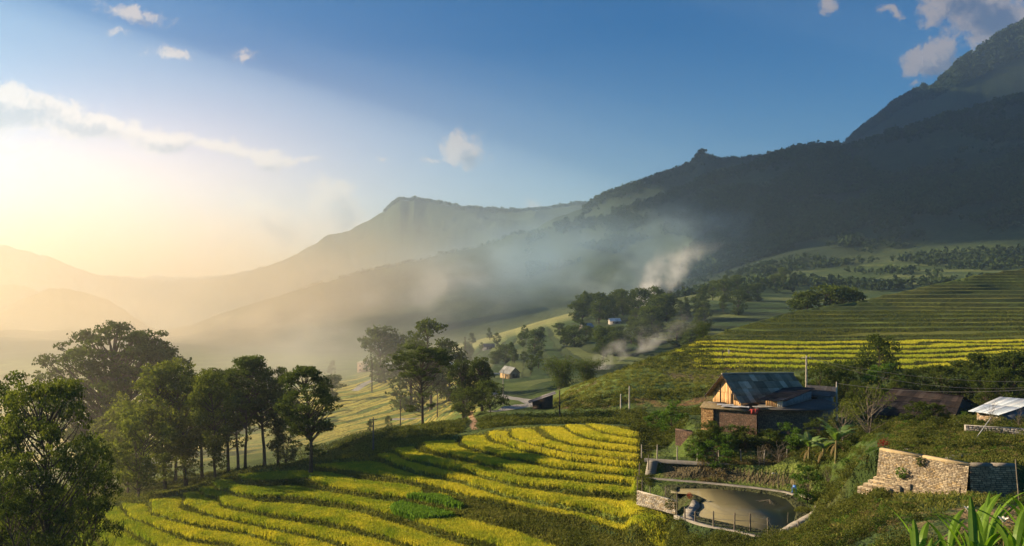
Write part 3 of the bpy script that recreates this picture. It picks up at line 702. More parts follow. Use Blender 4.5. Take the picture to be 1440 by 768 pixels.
def at_px(px, py, Y):
    """plant base: pixel column and distance, standing on the ground"""
    return G(px, Y)
def tree_at(key, px, Y, top, name, label, group=None, rz=None, wide=1.0, cat='tree', base=None):
    """h chosen so that the top shows at photo row `top`"""
    loc = G(px, Y) if base is None else base
    h = max(1.0, (384-top)/F*loc[1]-loc[2])
    return plant(key, loc, h, (px*1.7) % 6.28 if rz is None else rz, name, label, cat, group, wide)

# the wood on the left edge
tree_at('front_b', -12, 78, 521, 'leafy_tree', 'narrow tree cut off by the left border beside the nearest big leafy tree', wide=.7)
tree_at('front_a', 68, 76, 528, 'leafy_tree', 'nearest big leafy tree at the lower left, foliage reaching the bottom border', wide=.68, rz=1.0)
tree_at('front_b', 122, 84, 612, 'leafy_tree', 'lower leafy tree just right of the nearest big tree at the lower left', wide=.6)
tree_at('front_b', 30, 70, 640, 'leafy_tree', 'short dense tree in the bottom left corner under the nearest big tree', wide=.8, rz=2.2)
tree_at('big', 152, 165, 453, 'broad_tree', 'tallest broad domed tree standing above the left wood in the glow', rz=.6, wide=1.0)
tree_at('grove_low', 195, 128, 572, 'grove_tree', 'low olive tree with several stems at the left end of the grove')
tree_at('grove_low', 150, 150, 580, 'grove_tree', 'hazy low tree in the gap below the tall domed tree')
GR = 'slender tall trees of the grove at the field edge'
for key, px, Y, top, lab, wd in [
    ('grove_b', 232, 136, 512, 'leftmost tall olive tree of the grove, next to the domed tree', 1.0),
    ('grove_b', 262, 140, 506, 'second tall olive tree from the left in the grove, with a pale stem', 1.1),
    ('grove_a', 285, 150, 517, 'tree set back between the olive trees and the dark trees of the grove', 1.0),
    ('grove_b', 303, 134, 520, 'olive tree in the middle of the grove standing near the field edge', .9),
    ('grove_a', 322, 148, 514, 'dark tree in the middle of the grove, behind the olive ones', 1.0),
    ('grove_c', 345, 142, 505, 'dark tree with a high crown left of the tallest grove tree', .9),
    ('grove_c', 372, 146, 500, 'tallest and darkest tree of the grove near its right end', 1.05),
    ('grove_a', 392, 150, 512, 'rightmost dark tree of the grove, its crown hanging to the right', .95),
    ('grove_a', 246, 160, 530, 'shaded tree behind the two olive trees of the grove', 1.0),
    ('grove_c', 335, 165, 520, 'shaded tree at the back of the grove seen between trunks', 1.0)]:
    tree_at(key, px, Y, top, 'grove_tree', lab, GR, wide=wd)
tree_at('grove_low', 180, 142, 560, 'grove_tree', 'bushy understorey tree between domed tree and grove')
tree_at('grove_low', 402, 148, 590, 'grove_tree', 'low bushy tree at the right foot of the grove')
tree_at('lone', 437, 129, 516, 'lone_tree', 'single dark tree with a leaning trunk standing on the terrace edge right of the grove', rz=3.0)
tree_at('umbrella', 594, 166, 483, 'umbrella_tree', 'tall bare-stemmed tree with a flat spreading crown beside the dirt track', rz=.4)
tree_at('mid_tall', 606, 300, 452, 'hazy_tree', 'tall layered tree rising just behind the flat-crowned tree')
tree_at('mid', 632, 310, 482, 'hazy_tree', 'rounded dark tree right behind the flat-crowned tree', wide=.9)
tree_at('mid', 578, 315, 482, 'hazy_tree', 'rounded hazy tree left behind the flat-crowned tree', wide=1.1)
tree_at('banyan', 652, 196, 508, 'dark_tree', 'dark clumped tree by the road, left one of the tight pair', wide=.75)
tree_at('banyan', 678, 194, 504, 'dark_tree', 'dark clumped tree by the road, right and higher one of the tight pair', wide=.7)
tree_at('bushy_dark', 690, 184, 536, 'dark_tree', 'rounded low tree with pale trunks in front of the dark roadside pair', wide=1.0)
tree_at('bushy_dark', 655, 186, 545, 'dark_tree', 'low dark tree under the left one of the roadside pair', wide=.8)
tree_at('mid', 535, 480, 462, 'hazy_tree', 'faint rounded tree in the mist above the far brick building')
tree_at('mid', 562, 490, 472, 'hazy_tree', 'faint smaller tree in the mist between the far brick building and the layered tree')
tree_at('bamboo', 790, 262, 487, 'bamboo_clump', 'left and taller of the two dark bamboo clumps beyond the road', rz=1.0, wide=1.5)
tree_at('bamboo_b', 826, 256, 494, 'bamboo_clump', 'right and rounder of the two dark bamboo clumps, arching over the slope', wide=1.6)
tree_at('bamboo', 988, 286, 441, 'bamboo_clump', 'dark bamboo clump alone at the upper left end of the ripe terraces')
for i, (px, top, wd) in enumerate([(1137, 412, 1.3), (1158, 403, 1.5), (1184, 405, 1.3)]):
    tree_at('mid', px, 425, top, 'ridge_tree', ['left', 'middle and largest', 'right'][i]+' tree of the dark clump crowning the terraced hill', 'dark clump crowning the terraced hill', wide=wd)
tree_at('bushy_dark', 1236, 175, 472, 'hillside_tree', 'dark round tree standing before the ripe terraces, above the houses', wide=.8)
tree_at('bushy', 1243, 150, 512, 'green_bush', 'bright green leafy tree behind the large bare shrub, catching the sun')
tree_at('bushy_dark', 1215, 160, 505, 'hillside_tree', 'dark bush left below the round hillside tree', wide=1.2)
# dark wood behind the farm
rr = random.Random(4)
WD = 'dark trees and bushes behind the farm houses'
for i, (px, Y, top, wd) in enumerate([(1060, 150, 545, 1.1), (1084, 152, 528, 1), (1105, 152, 524, 1), (1122, 153, 530, .9), (1150, 148, 512, 1.2), (1172, 152, 508, 1.2), (1192, 146, 522, 1.1), (1205, 140, 535, 1.0), (1275, 150, 520, 1.2), (1300, 156, 516, 1.2), (1325, 150, 514, 1.3), (1350, 150, 508, 1.2), (1376, 148, 498, 1.3), (1400, 150, 500, 1.3), (1428, 146, 496, 1.4), (1455, 150, 492, 1.3), (1388, 135, 520, 1.1), (1418, 132, 518, 1.1), (1262, 140, 530, 1.0), (1160, 136, 545, 1.0)]):
    tree_at('bushy_dark', px, Y, top, 'dark_bush', 'one of the dark bushy trees massed behind the farm roofs', WD, wide=wd*.75)
# shrubs around the farm
for px_, Y_, top_, nm_, lab_ in [(998, 112.5, 592, 'bushy_dark', 'dark shrub growing against the left corner of the brick store'), (1022, 111.5, 598, 'bushy', 'green shrub at the foot of the brick store, under the white sheets'), (1048, 111, 600, 'bushy_dark', 'dark shrub at the foot of the brick store below the red laundry'),
                                (1080, 110.5, 604, 'bushy_dark', 'dark shrub at the foot of the brick block, near its left corner'), (1108, 110.5, 598, 'bushy', 'green shrub at the foot of the brick block, near the banana plants'), (1150, 109, 588, 'bushy_dark', 'dark shrub behind the taller banana plant')]:
    tree_at(nm_, px_, Y_, top_, 'shrub', lab_, wide=1.1, cat='shrub')
tree_at('bushy', 945, 133, 566, 'green_bush', 'leafy green bush on the slope left of the farm house', wide=1.1)
tree_at('bushy', 925, 138, 578, 'green_bush', 'smaller green bush at the far end of the upper rice terrace', wide=1.1)
tree_at('bushy_dark', 965, 126, 585, 'dark_bush', 'dark bush against the left brick wall of the farm', wide=1.0)
tree_at('sparse', 1222, 99, 535, 'bare_tree', 'large thin-leaved shrub with many fine branches right of the farm house', wide=1.0)
tree_at('sparse', 1185, 103, 560, 'bare_tree', 'thin-leaved shrub between the farm house and the large thin shrub', wide=.9)
tree_at('bushy_dark', 1290, 104, 565, 'dark_bush', 'dark green bush between the thin shrub and the long dark roof', wide=1.1)
tree_at('bushy_dark', 1318, 104, 568, 'dark_bush', 'dark green bush in front of the long dark roof', wide=1.0)
tree_at('bushy', 1355, 100, 580, 'green_bush', 'low green bush in front of the shed with the metal roof')
tree_at('twiggy', 1393, 93, 562, 'bare_tree', 'small leafless tree in front of the shed with the metal roof')
tree_at('twiggy', 1432, 93, 572, 'bare_tree', 'thin leafless tree at the right border by the metal roofed shed', rz=2.0)
tree_at('bushy', 1005, 108, 622, 'green_bush', 'bright shrub below the left brick wall of the farm', wide=1.4)
tree_at('bushy', 975, 112, 620, 'green_bush', 'bright shrub above the end of the uppermost fence', wide=1.3)
tree_at('twiggy', 1068, 106, 622, 'bare_tree', 'tangle of dry brown branches behind the upper fence posts', wide=2.0)
tree_at('twiggy', 1095, 106, 620, 'bare_tree', 'dry brown bush under the brick farm building', wide=1.8, rz=2)
tree_at('sparse', 1165, 92, 650, 'bare_tree', 'light green sapling right of the pond path', wide=.8)
tree_at('bushy', 1190, 92, 664, 'green_bush', 'sunlit bush below the stepped end of the stone wall', wide=.9)
tree_at('bushy', 1135, 97, 655, 'green_bush', 'green bush under the banana plants', wide=.9)
tree_at('bushy_dark', 1210, 96, 622, 'dark_bush', 'dark bush between the banana plants and the stone wall', wide=1.2)
tree_at('mid', 547, 225, 585, 'green_bush', 'bushy tree on the valley slope left of the dirt track', wide=.7)
tree_at('mid', 520, 215, 592, 'green_bush', 'bush beside the wooden pole on the terrace edge', wide=.7)
# trees of the middle ridge in the mist
rng = np.random.default_rng(8)
MR = 'misty trees on the middle ridge'
cl = [(700, 640, 40, 14, 6), (760, 640, 30, 14, 4), (640, 560, 22, 12, 3), (840, 700, 40, 26, 9), (880, 690, 30, 28, 9), (920, 640, 40, 24, 9), (960, 620, 30, 24, 7), (1000, 700, 40, 24, 7), (1040, 800, 40, 26, 7), (900, 560, 60, 22, 9), (800, 520, 50, 20, 8), (960, 520, 30, 22, 6), (840, 480, 40, 18, 6), (740, 480, 30, 14, 5), (700, 560, 25, 16, 4), (640, 760, 40, 14, 3), (1090, 900, 40, 22, 6)]
WHERE = ['on the pale crest right of the layered tree', 'on the pale crest below the mountain slope', 'on the green slope above the ochre road house', 'in the big dark wood left of the rising smoke', 'behind the root of the rising smoke',
         'right of the rising smoke plume', 'between the smoke and the lone bamboo clump', 'above the lone bamboo clump', 'in the wood climbing towards the dark spur', 'in the dark belt below the pale-roofed hill house',
         'above the two dark bamboo clumps', 'in the hollow where the low smoke drifts', 'near the low smoke behind the grassy slope', 'on the terraces behind the road house', 'near the small dark-roofed house at the ridge foot', 'on the far low end of the misty ridge', 'beyond the crown of the terraced hill']
for (px, Y, sx, hm, n), wh in zip(cl, WHERE):
    for i in range(n):
        a = px+rng.normal(0, sx*.6); b = Y+rng.normal(0, 30); loc = G(a, b)
        plant(['mid', 'mid_tall', 'cone', 'mid'][rng.integers(4)], loc, hm*rng.uniform(.45, .85), rng.uniform(0, 6.28), 'ridge_tree', 'one of the misty trees '+wh, 'tree', 'misty trees '+wh, rng.uniform(.9, 1.5))
# trees on the left valley floor
for i in range(26):
    a = rng.uniform(-20, 470); b = rng.uniform(330, 620); loc = G(a, b)
    plant(['mid', 'cone'][rng.integers(2)], loc, rng.uniform(6, 12), rng.uniform(0, 6.28), 'valley_tree', 'one of the small hazy trees dotting the valley floor on the left', 'tree', 'hazy trees of the valley floor', 1.1)

# ---------------------------------------------------------------- rice standing on the terraces
def tufts(name, x, y, z, h, nb, wid, mat, seed, lean=.35, tint=None, spread=.18):
    rng = np.random.default_rng(seed); n = len(x)
    ac = []; tn = []; base = np.repeat(np.stack([x, y, z], 1), nb, 0); m = n*nb
    base[:, :2] += rng.normal(0, spread, (m, 2)); hh = np.repeat(np.broadcast_to(h, (n,)), nb)*rng.uniform(.65, 1.15, m)
    an = rng.uniform(0, 6.28, m); ln = rng.uniform(.1, 1, m)*lean*hh
    d = np.stack([np.cos(an), np.sin(an), np.zeros(m)], 1); s = np.stack([-np.sin(an+rng.normal(0, .5, m)), np.cos(an), np.zeros(m)], 1)*wid
    V = np.stack([base-s*.5, base+s*.5, base+d*ln[:, None]*.35+np.array([0, 0, 1])*hh[:, None]*.7+s*.5, base+d*ln[:, None]+np.array([0, 0, 1])*hh[:, None]*.92], 1).reshape(-1, 3)
    t = rng.uniform(0, 1, m) if tint is None else np.clip(np.repeat(tint, nb)+rng.normal(0, .16, m), 0, 1)
    me = mesh_np(name, V, np.arange(4*m).reshape(m, 4), M[mat], False, {'tint': np.repeat(t, 4)})
    return objm(name, me)
rng = np.random.default_rng(5)
def sample_px(n, p0, p1, y0, y1, rng):
    """uniform per square metre between two columns and two distances"""
    a = np.sqrt(rng.uniform(y0*y0, y1*y1, n)); p = rng.uniform(p0, p1, n); return (p-720)/F*a, a, p
x, y, p = sample_px(280000, 84, 940, 80, 140, rng)
mk = grid_at(maskH, x, y); rs = grid_at(riserH, x, y); g_ = grid_at(gz, x, y); sc_ = grid_at(scr, x, y); rn = grid_at(rN, x, y)
on = (mk > .9) & (rs < .35) & (sc_ < .3)
o1 = on & (g_ < .5); t1 = np.clip(rn[o1]*.85+.5*fbm(x[o1], y[o1], 2.2, 3, 2)+rng.normal(0, .12, o1.sum()), 0, 1)
tag(tufts('rice', x[o1], y[o1], Hf(x[o1], y[o1]), .50, 4, .055, 'rice', 6, tint=t1), kind='stuff')
o2 = on & (g_ >= .5)
tag(tufts('young_rice', x[o2], y[o2], Hf(x[o2], y[o2]), .9, 5, .07, 'ricegreen', 7), kind='stuff')
o3 = (mk > .5) & ~on & (rng.uniform(0, 1, len(x)) < .6)
tag(tufts('bank_grass', x[o3], y[o3], Hf(x[o3], y[o3])-.05, .38, 4, .06, 'grassy', 8, lean=.9, tint=np.clip(.5+.6*fbm(x[o3], y[o3], 4, 3, 6), 0, 1)), kind='stuff')
# ripe rice on the right hill
x, y, p = sample_px(120000, 880, 1480, 198, 330, rng)
mk = grid_at(maskR, x, y); rs = grid_at(riserR.astype(float), x, y); rp = grid_at(np.clip(ripeR, 0, 1), x, y)
on = (mk > .8) & (rs < .5) & (rp > .3)
tag(tufts('hill_rice', x[on], y[on], Hf(x[on], y[on])-.1, .55, 3, .16, 'rice', 9, tint=np.clip(rp[on]*.5+.4*fbm(x[on], y[on], 9, 3, 4), 0, 1), spread=.35), kind='stuff')
on = (mk > .8) & (rs > .5) & (rng.uniform(0, 1, len(x)) < .35)
tag(tufts('hill_grass', x[on], y[on], Hf(x[on], y[on])-.15, .5, 3, .15, 'grassy', 10, lean=.9, spread=.35, tint=np.full(on.sum(), .2)), kind='stuff')

# ---------------------------------------------------------------- undergrowth: nobody could count it
def bushes(name, x, y, r, per, leaf, mat, seed, flat=.75, tintm=None):
    rng = np.random.default_rng(seed); n = len(x); z = Hf(x, y)
    r = np.broadcast_to(r, (n,))*rng.uniform(.5, 1.4, n)
    k = np.maximum(6, (per*(r/np.mean(r))**2).astype(int)); ci = np.repeat(np.arange(n), k); m = len(ci)
    q = rng.normal(size=(m, 3)); q /= np.linalg.norm(q, axis=1)[:, None]; q *= rng.uniform(.2, 1, (m, 1))**.5; q[:, 2] = np.abs(q[:, 2])-.15
    c = np.stack([x[ci], y[ci], z[ci]], 1)+q*(r[ci, None]*np.array([1, 1, flat*1.25]))
    base = rng.uniform(.05, .8, n) if tintm is None else tintm
    t = np.clip(base[ci]+.25*q[:, 2]+rng.normal(0, .15, m), 0, 1)
    V, Fc, T = cards(c, leaf, rng, .55, 0, t)
    o = objm(name, mesh_np(name, V, Fc, M[mat], False, {'tint': T})); tag(o, kind='stuff'); return o
def keep(x, y, *conds):
    m = np.ones(len(x), bool)
    for c in conds: m &= c
    return x[m], y[m]
SP = sp
def clear_of(x, y):
    ok = grid_at(SP, x, y) > 2.2
    ok &= ~((x > WA[0]-.5) & (y > 73) & (y < 97) & (x < 90) & ((y-WA[1])*(WB[0]-WA[0])-(x-WA[0])*(WB[1]-WA[1]) > -1.2))
    return ok
def region(n, p0, p1, y0, y1, seed, clr=True):
    rg = np.random.default_rng(seed); x, y, p = sample_px(n, p0, p1, y0, y1, rg)
    m = np.ones(n, bool)
    if clr: m &= clear_of(x, y)
    m &= (grid_at(roadd, x, y) > 3.4) & (grid_at(tb, x, y) > 1.4)
    m &= ~((x > 25.5) & (x < 50) & (y > 112) & (y < 131))
    return x[m], y[m]
# hedge-like ridge between the fields and the road
x, y = region(1500, 548, 905, 143, 166, 21); pY = grid_at(np.broadcast_to(YE, Z.shape), x, y); k = y > pY+3.2
bushes('ridge_scrub', x[k], y[k], .95, 55, .26, 'scrub', 22)
x, y = region(260, 420, 560, 150, 205, 23); bushes('slope_scrub', x, y, 1.1, 60, .3, 'scrub', 24)
# around and below the farm
x, y = region(900, 890, 1010, 121, 158, 25); bushes('slope_scrub', x, y, .85, 60, .22, 'scrub', 26)
x, y = region(900, 960, 1230, 99, 114.5, 27); k = (y > 111.2)|(x > 35)|((y > 107) & (x > 27)); bushes('yard_scrub', x[k], y[k], .6, 60, .17, 'scrub', 28)
x, y = region(900, 1130, 1460, 96, 118, 29); bushes('yard_scrub', x, y, .7, 70, .2, 'scrub', 30)
x, y = region(160, 985, 1120, 106.5, 112.5, 127); bushes('dry_scrub', x, y, .6, 70, .15, 'dryleaf', 128)
x, y = region(700, 1180, 1460, 77, 104, 130, False); m_ = (fbm(x, y, 4, 2, 61) > .0) & (y > 84); x2, y2 = region(420, 1180, 1460, 78, 104, 136, False); bushes('bright_weeds', x2, y2, .4, 90, .12, 'leaf_green', 137)
rg_ = np.random.default_rng(5); x2, y2 = region(60, 1250, 1460, 80, 96, 132, False); bushes('garden_bushes', x2, y2, .9, 420, .14, 'scrub', 133, flat=1.0, tintm=rg_.uniform(.0, .9, len(x2))); x2, y2 = region(220, 1240, 1460, 77, 96, 134, False); bushes('garden_dry_weeds', x2, y2, .4, 70, .11, 'dryleaf', 135)
bushes('garden_bushes', x[m_], y[m_], .55, 110, .13, 'scrub', 131, tintm=np.random.default_rng(2).uniform(.1, .9, m_.sum()))
x, y = region(1500, 1020, 1480, 122, 166, 31); bushes('back_scrub', x, y, 1.0, 50, .28, 'scrub', 32, tintm=np.random.default_rng(1).uniform(0, .4, len(x)))
# red bank and slope weeds
x, y = region(1500, 780, 1060, 178, 215, 33); bushes('slope_weeds', x, y, .6, 34, .24, 'grassy', 34)
x, y = region(300, 800, 1020, 172, 180, 35); bushes('bank_scrub', x, y, .8, 50, .26, 'scrub', 36)
x, y = region(500, 880, 1000, 205, 262, 37); bushes('slope_scrub', x, y, 1.0, 40, .35, 'scrub', 38)
# mound in the foreground
def fg(n, seed, thr):
    x, y = region(n, 935, 1475, 46, 90, seed); k = ((y < 84.5) | (x-19 > 17)) & (fbm(x, y, 5, 3, 77) > thr); return x[k], y[k]
x, y = fg(1500, 39, -.1); t0 = np.clip(.42+1.3*fbm(x, y, 3, 3, 78), 0, 1)
bushes('foreground_scrub', x, y, .5, 120, .13, 'scrub', 40, tintm=t0, flat=.95)
x, y = fg(420, 139, .05); bushes('foreground_bushes', x, y, .85, 330, .14, 'scrub', 140, flat=1.0)
x, y = fg(260, 140, -.3); bushes('dry_weeds', x, y, .5, 90, .12, 'dryleaf', 141, flat=.8)
x, y = fg(900, 142, -.3); bushes('bright_weeds', x, y, .46, 120, .11, 'leaf_green', 143, flat=.9)
x, y = fg(160, 150, -.05); bushes('foreground_bushes', x, y, 1.15, 520, .15, 'scrub', 151, flat=.95, tintm=np.random.default_rng(3).uniform(0, .55, len(x)))
x, y = fg(500, 152, .02); bushes('dry_weeds', x, y, .4, 80, .10, 'dryleaf', 153, flat=1.0)
x, y = region(2400, 1090, 1400, 66, 90, 41); tag(tufts('mound_grass', x, y, Hf(x, y), .38, 5, .035, 'grassy', 42, lean=.8), kind='stuff')
x, y = region(900, 900, 962, 82, 104, 43); bushes('bank_scrub', x, y, .5, 80, .14, 'scrub', 44)
x, y = region(160, 896, 916, 98, 124, 143); bushes('edge_scrub', x, y, .55, 90, .14, 'scrub', 144)
x, y = region(500, 1150, 1245, 76, 98, 145); bushes('slope_bushes', x, y, .75, 150, .16, 'scrub', 146)
# bushy strip between fields
x, y, p = sample_px(3000, 590, 900, 85, 118, np.random.default_rng(45)); k = (grid_at(scr, x, y) > .5) & (fbm(x, y, 3, 2, 14) > -.15)
bushes('terrace_scrub', x[k], y[k], .42, 60, .15, 'scrub', 46)
x, y, p = sample_px(26000, 118, 900, 78, 139, np.random.default_rng(47)); k = (grid_at(riserH, x, y) > .5) & (fbm(x, y, 7, 2, 51) > .12)
bushes('riser_scrub', x[k], y[k], .26, 26, .15, 'scrub', 48)
# meadow grass on the left
x, y, p = sample_px(60000, -40, 640, 92, 175, np.random.default_rng(49)); k = grid_at(maskH, x, y) < .5
tag(tufts('meadow_grass', x[k], y[k], Hf(x[k], y[k]), .4, 4, .08, 'grassy', 50, lean=.8), kind='stuff')
x, y, p = sample_px(500, 90, 460, 122, 175, np.random.default_rng(52)); k = grid_at(maskH, x, y) < .1
bushes('wood_undergrowth', x[k], y[k], .9, 50, .28, 'scrub', 53)
# far-off woods
def far_wood(name, pts, hts, seed, mat='farleaf'):
    rg = np.random.default_rng(seed); n = len(pts[0]); x, y = pts; z = Hf(x, y); ac = []
    k = 16; ci = np.repeat(np.arange(n), k); q = rg.normal(size=(n*k, 3)); q /= np.linalg.norm(q, axis=1)[:, None]
    q *= rg.uniform(.3, 1, (n*k, 1)); hh = hts[ci]
    c = np.stack([x[ci]+q[:, 0]*hh*.42, y[ci]+q[:, 1]*hh*.42, z[ci]+hh*(.55+.45*q[:, 2])], 1)
    V, Fc, T = cards(c, hh*.42, rg, .8, 0, np.clip(.3+.4*q[:, 2]+rg.normal(0, .15, n*k), 0, 1))
    o = objm(name, mesh_np(name, V, Fc, M[mat], False, {'tint': T})); tag(o, kind='stuff')
rg = np.random.default_rng(60)
def cyv(pts, p, k): a = np.array(pts, float); return np.interp(p, a[:, 0], a[:, k])
p = rg.uniform(780, 1480, 2600); y = cyv(M_pts, p, 1)+rg.normal(-25, 30, len(p)); far_wood('ridge_forest', ((p-720)/F*y, y), rg.uniform(5, 15, len(p))*(.55+.6*(fbm(p, p*0, 30, 3, 3) > 0)), 61)
p = rg.uniform(420, 800, 260); y = cyv(M_pts, p, 1)+rg.normal(-6, 12, len(p)); far_wood('ridge_forest', ((p-720)/F*y, y), rg.uniform(3, 8, len(p)), 62)
p = rg.uniform(820, 1110, 1300); y = cyv(M2_pts, p, 1)+rg.normal(-10, 22, len(p)); far_wood('ridge_forest', ((p-720)/F*y, y), rg.uniform(6, 17, len(p))*(1-.6*(abs(p-1040) < 50)), 63)
p = rg.uniform(1180, 1480, 2400); y = cyv(P_pts, p, 1)-rg.uniform(0, 60, len(p)); far_wood('mountain_forest', ((p-720)/F*y, y), rg.uniform(7, 15, len(p)), 64)
p = rg.uniform(540, 830, 1000); y = cyv(P_pts, p, 1)+rg.normal(-5, 20, len(p)); far_wood('mountain_forest', ((p-720)/F*y, y), rg.uniform(8, 22, len(p)), 65)
x, y, p = sample_px(9000, 960, 1480, 1250, 1620, rg); k = np.abs(y-1450-fbm(p, y, 60, 3, 7)*120) < 140; far_wood('spur_forest', (x[k], y[k]), rg.uniform(7, 15, k.sum()), 66)
x, y, p = sample_px(15000, 740, 1480, 1600, 1900, rg); k = fbm(x, y, 130, 4, 17)+rg.normal(0, .06, len(x)) > .0; far_wood('slope_forest', (x[k], y[k]), rg.uniform(3, 11, k.sum()), 67)
x, y, p = sample_px(6500, 600, 1480, 820, 1290, rg); k = (fbm(x, y, 90, 4, 19)+rg.normal(0, .06, len(x)) > .1) & (p > 820); far_wood('slope_forest', (x[k], y[k]), rg.uniform(4, 11, k.sum()), 68)
# ---------------------------------------------------------------- builders for made things
M['wood'] = solid_mat('warm_boards', (.42, .25, .115), (.22, .12, .05), 5, .8, .4, .01, (3, 3, .5))
M['darkwood'] = solid_mat('dark_timber', (.06, .045, .035), (.03, .022, .018), 6, .9, .4, .01)
M['greywood'] = solid_mat('weathered_post', (.22, .19, .15), (.10, .085, .065), 9, .9, .5, .01, (1, 1, .3))
M['concrete'] = solid_mat('concrete', (.32, .30, .26), (.22, .20, .17), 1.2, .9, .3, .02)
M['pale_concrete'] = solid_mat('pale_concrete', (.55, .53, .48), (.34, .31, .27), 1.5, .9, .3, .02)
M['white'] = solid_mat('whitewash', (.62, .60, .55), (.40, .37, .32), 1.2, .85, .2, .01)
M['bluewhite'] = solid_mat('blue_white_wash', (.27, .28, .29), (.15, .155, .16), 1.5, .85, .2, .01)
M['metal'] = solid_mat('metal_sheet', (.38, .44, .52), (.24, .29, .36), .8, .45, .1, .01, spec=.5)
M['plastic_blue'] = solid_mat('blue_plastic', (.05, .18, .55), (.05, .16, .48), 2, .4, 0)
M['red_cloth'] = solid_mat('red_cloth', (.55, .05, .04), (.45, .10, .08), 9, .9, .3, .01)
M['dark'] = solid_mat('dark_opening', (.015, .013, .012), (.02, .018, .016), 3, .9, 0)
M['wire'] = solid_mat('cable', (.20, .19, .18), (.16, .15, .14), 3, .6, 0)
M['stem'] = solid_mat('banana_stem', (.14, .16, .05), (.16, .10, .05), 5, .7, .3, .01, (1, 1, .4))
M['banana'] = leaf_mat('banana_leaf', (.05, .11, .02), (.22, .34, .08), .45, .05)
M['ginger'] = leaf_mat('long_leaf', (.05, .12, .012), (.22, .36, .035), .5, .015)
M['flower'] = solid_mat('white_petal', (.75, .73, .65), (.65, .62, .5), 5, .7, 0)
M['skin'] = solid_mat('skin', (.36, .22, .15), (.32, .19, .13), 5, .6, 0)
M['cloth_dark'] = solid_mat('dark_cloth', (.03, .03, .045), (.02, .02, .03), 5, .9, .2, .01)
M['cloth_pale'] = solid_mat('pale_cloth', (.35, .33, .32), (.28, .27, .26), 5, .9, .2, .01)
M['hay'] = solid_mat('thatch', (.20, .16, .09), (.09, .07, .04), 4, .95, .6, .05)
M['tarp'] = solid_mat('white_sheet', (.60, .62, .64), (.40, .42, .44), 2, .6, .3, .03)
def attr_mat(name, rough=.85, bump=.4, scale=6, spec=.25, dist=.012, vary=.5):
    """colour comes from each board, brick or sheet; weathering from noise"""
    m = bpy.data.materials.new(name); m.use_nodes = True; t = NT(m.node_tree); L = m.node_tree.links
    b = m.node_tree.nodes['Principled BSDF']; b.inputs['Roughness'].default_value = rough; b.inputs['Specular IOR Level'].default_value = spec
    at = t.new('ShaderNodeAttribute', attribute_name='cover'); tcn = t.new('ShaderNodeTexCoord')
    n = t.noise(tcn.outputs['Object'], scale, 6, .65); n2 = t.noise(tcn.outputs['Object'], scale*.15, 4, .6)
    f = t.m('MULTIPLY', t.m('MULTIPLY_ADD', n, vary*2, 1-vary), t.m('MULTIPLY_ADD', n2, .8, .6))
    L.new(t.vm('SCALE', at.outputs['Color'], scale=f), b.inputs['Base Color'])
    bp = t.new('ShaderNodeBump'); bp.inputs['Strength'].default_value = bump; bp.inputs['Distance'].default_value = dist
    L.new(n, bp.inputs['Height']); L.new(bp.outputs[0], b.inputs['Normal']); return m
M['masonry'] = attr_mat('masonry', .95, .6, 9); M['boards'] = attr_mat('boards', .8, .4, 7); M['roofing'] = attr_mat('roof_sheet', 1.0, .3, 4, .0)
M['sheet'] = attr_mat('metal_roof', .42, .1, 3, .5)

class MB:
    def __init__(s): s.V = []; s.F = []; s.C = []; s.n = 0
    def raw(s, V, Fc, c=(.3, .3, .3)):
        V = np.asarray(V, float); s.V.append(V); s.F.append(np.asarray(Fc)+s.n); s.n += len(V)
        c = np.asarray(c, float); s.C.append(np.broadcast_to(c, (len(V), 3)) if c.ndim == 1 else c); return s
    def box(s, c, size, rz=0, rx=0, ry=0, col=(.3, .3, .3), taper=1.0):
        h = np.array(size)/2; v = np.array([(x, y, z) for x in (-1, 1) for y in (-1, 1) for z in (-1, 1)], float)
        v[:, :2] *= np.where(v[:, 2:] > 0, taper, 1); v = v*h
        m = np.array(Matrix.Rotation(rz, 3, 'Z') @ Matrix.Rotation(ry, 3, 'Y') @ Matrix.Rotation(rx, 3, 'X'))
        return s.raw(v@m.T+np.array(c), [[0, 1, 3, 2], [4, 6, 7, 5], [0, 4, 5, 1], [2, 3, 7, 6], [0, 2, 6, 4], [1, 5, 7, 3]], col)
    def tube(s, pts, r, k=6, col=(.3, .3, .3), cap=True):
        V, Fq = tube_np(pts, r, k); s.raw(V, Fq, col)
        if cap:
            for e, o in ((0, -1), (len(pts)-1, 1)):
                ring = V[e*k:(e+1)*k]; q = np.concatenate([ring, [np.mean(ring, 0)]])
                s.raw(q, [[i, (i+1) % k, k] if o > 0 else [(i+1) % k, i, k] for i in range(k)], col)
        return s
    def prism(s, poly, z0, z1, col=(.3, .3, .3)):
        p = np.array(poly, float); n = len(p)
        zz0 = np.broadcast_to(z0, (n,)); zz1 = np.broadcast_to(z1, (n,))
        V = np.concatenate([np.c_[p, zz0], np.c_[p, zz1]])
        s.raw(V, [[i, (i+1) % n, n+(i+1) % n, n+i] for i in range(n)], col)
        s.ng = getattr(s, 'ng', []); s.ng.append([s.n-2*n+i for i in range(n, 2*n)]); s.ng.append([s.n-2*n+i for i in range(n-1, -1, -1)]); return s
    def build(s, name, mat, parent=None, smooth=False, loc=None):
        fs = {}
        for f in s.F: fs.setdefault(f.shape[1], []).append(f)
        lst = [np.concatenate(f) for f in fs.values()]
        for g in getattr(s, 'ng', []): lst.append(np.array([g]))
        V = np.concatenate(s.V)
        me = mesh_np(name, V, lst, M[mat] if isinstance(mat, str) else mat, smooth, {'cover': np.concatenate(s.C)})
        return objm(name, me, parent, loc)
vv = lambda *a: np.array(a, float)
def lerp(a, b, t): return np.asarray(a)*(1-t)+np.asarray(b)*t
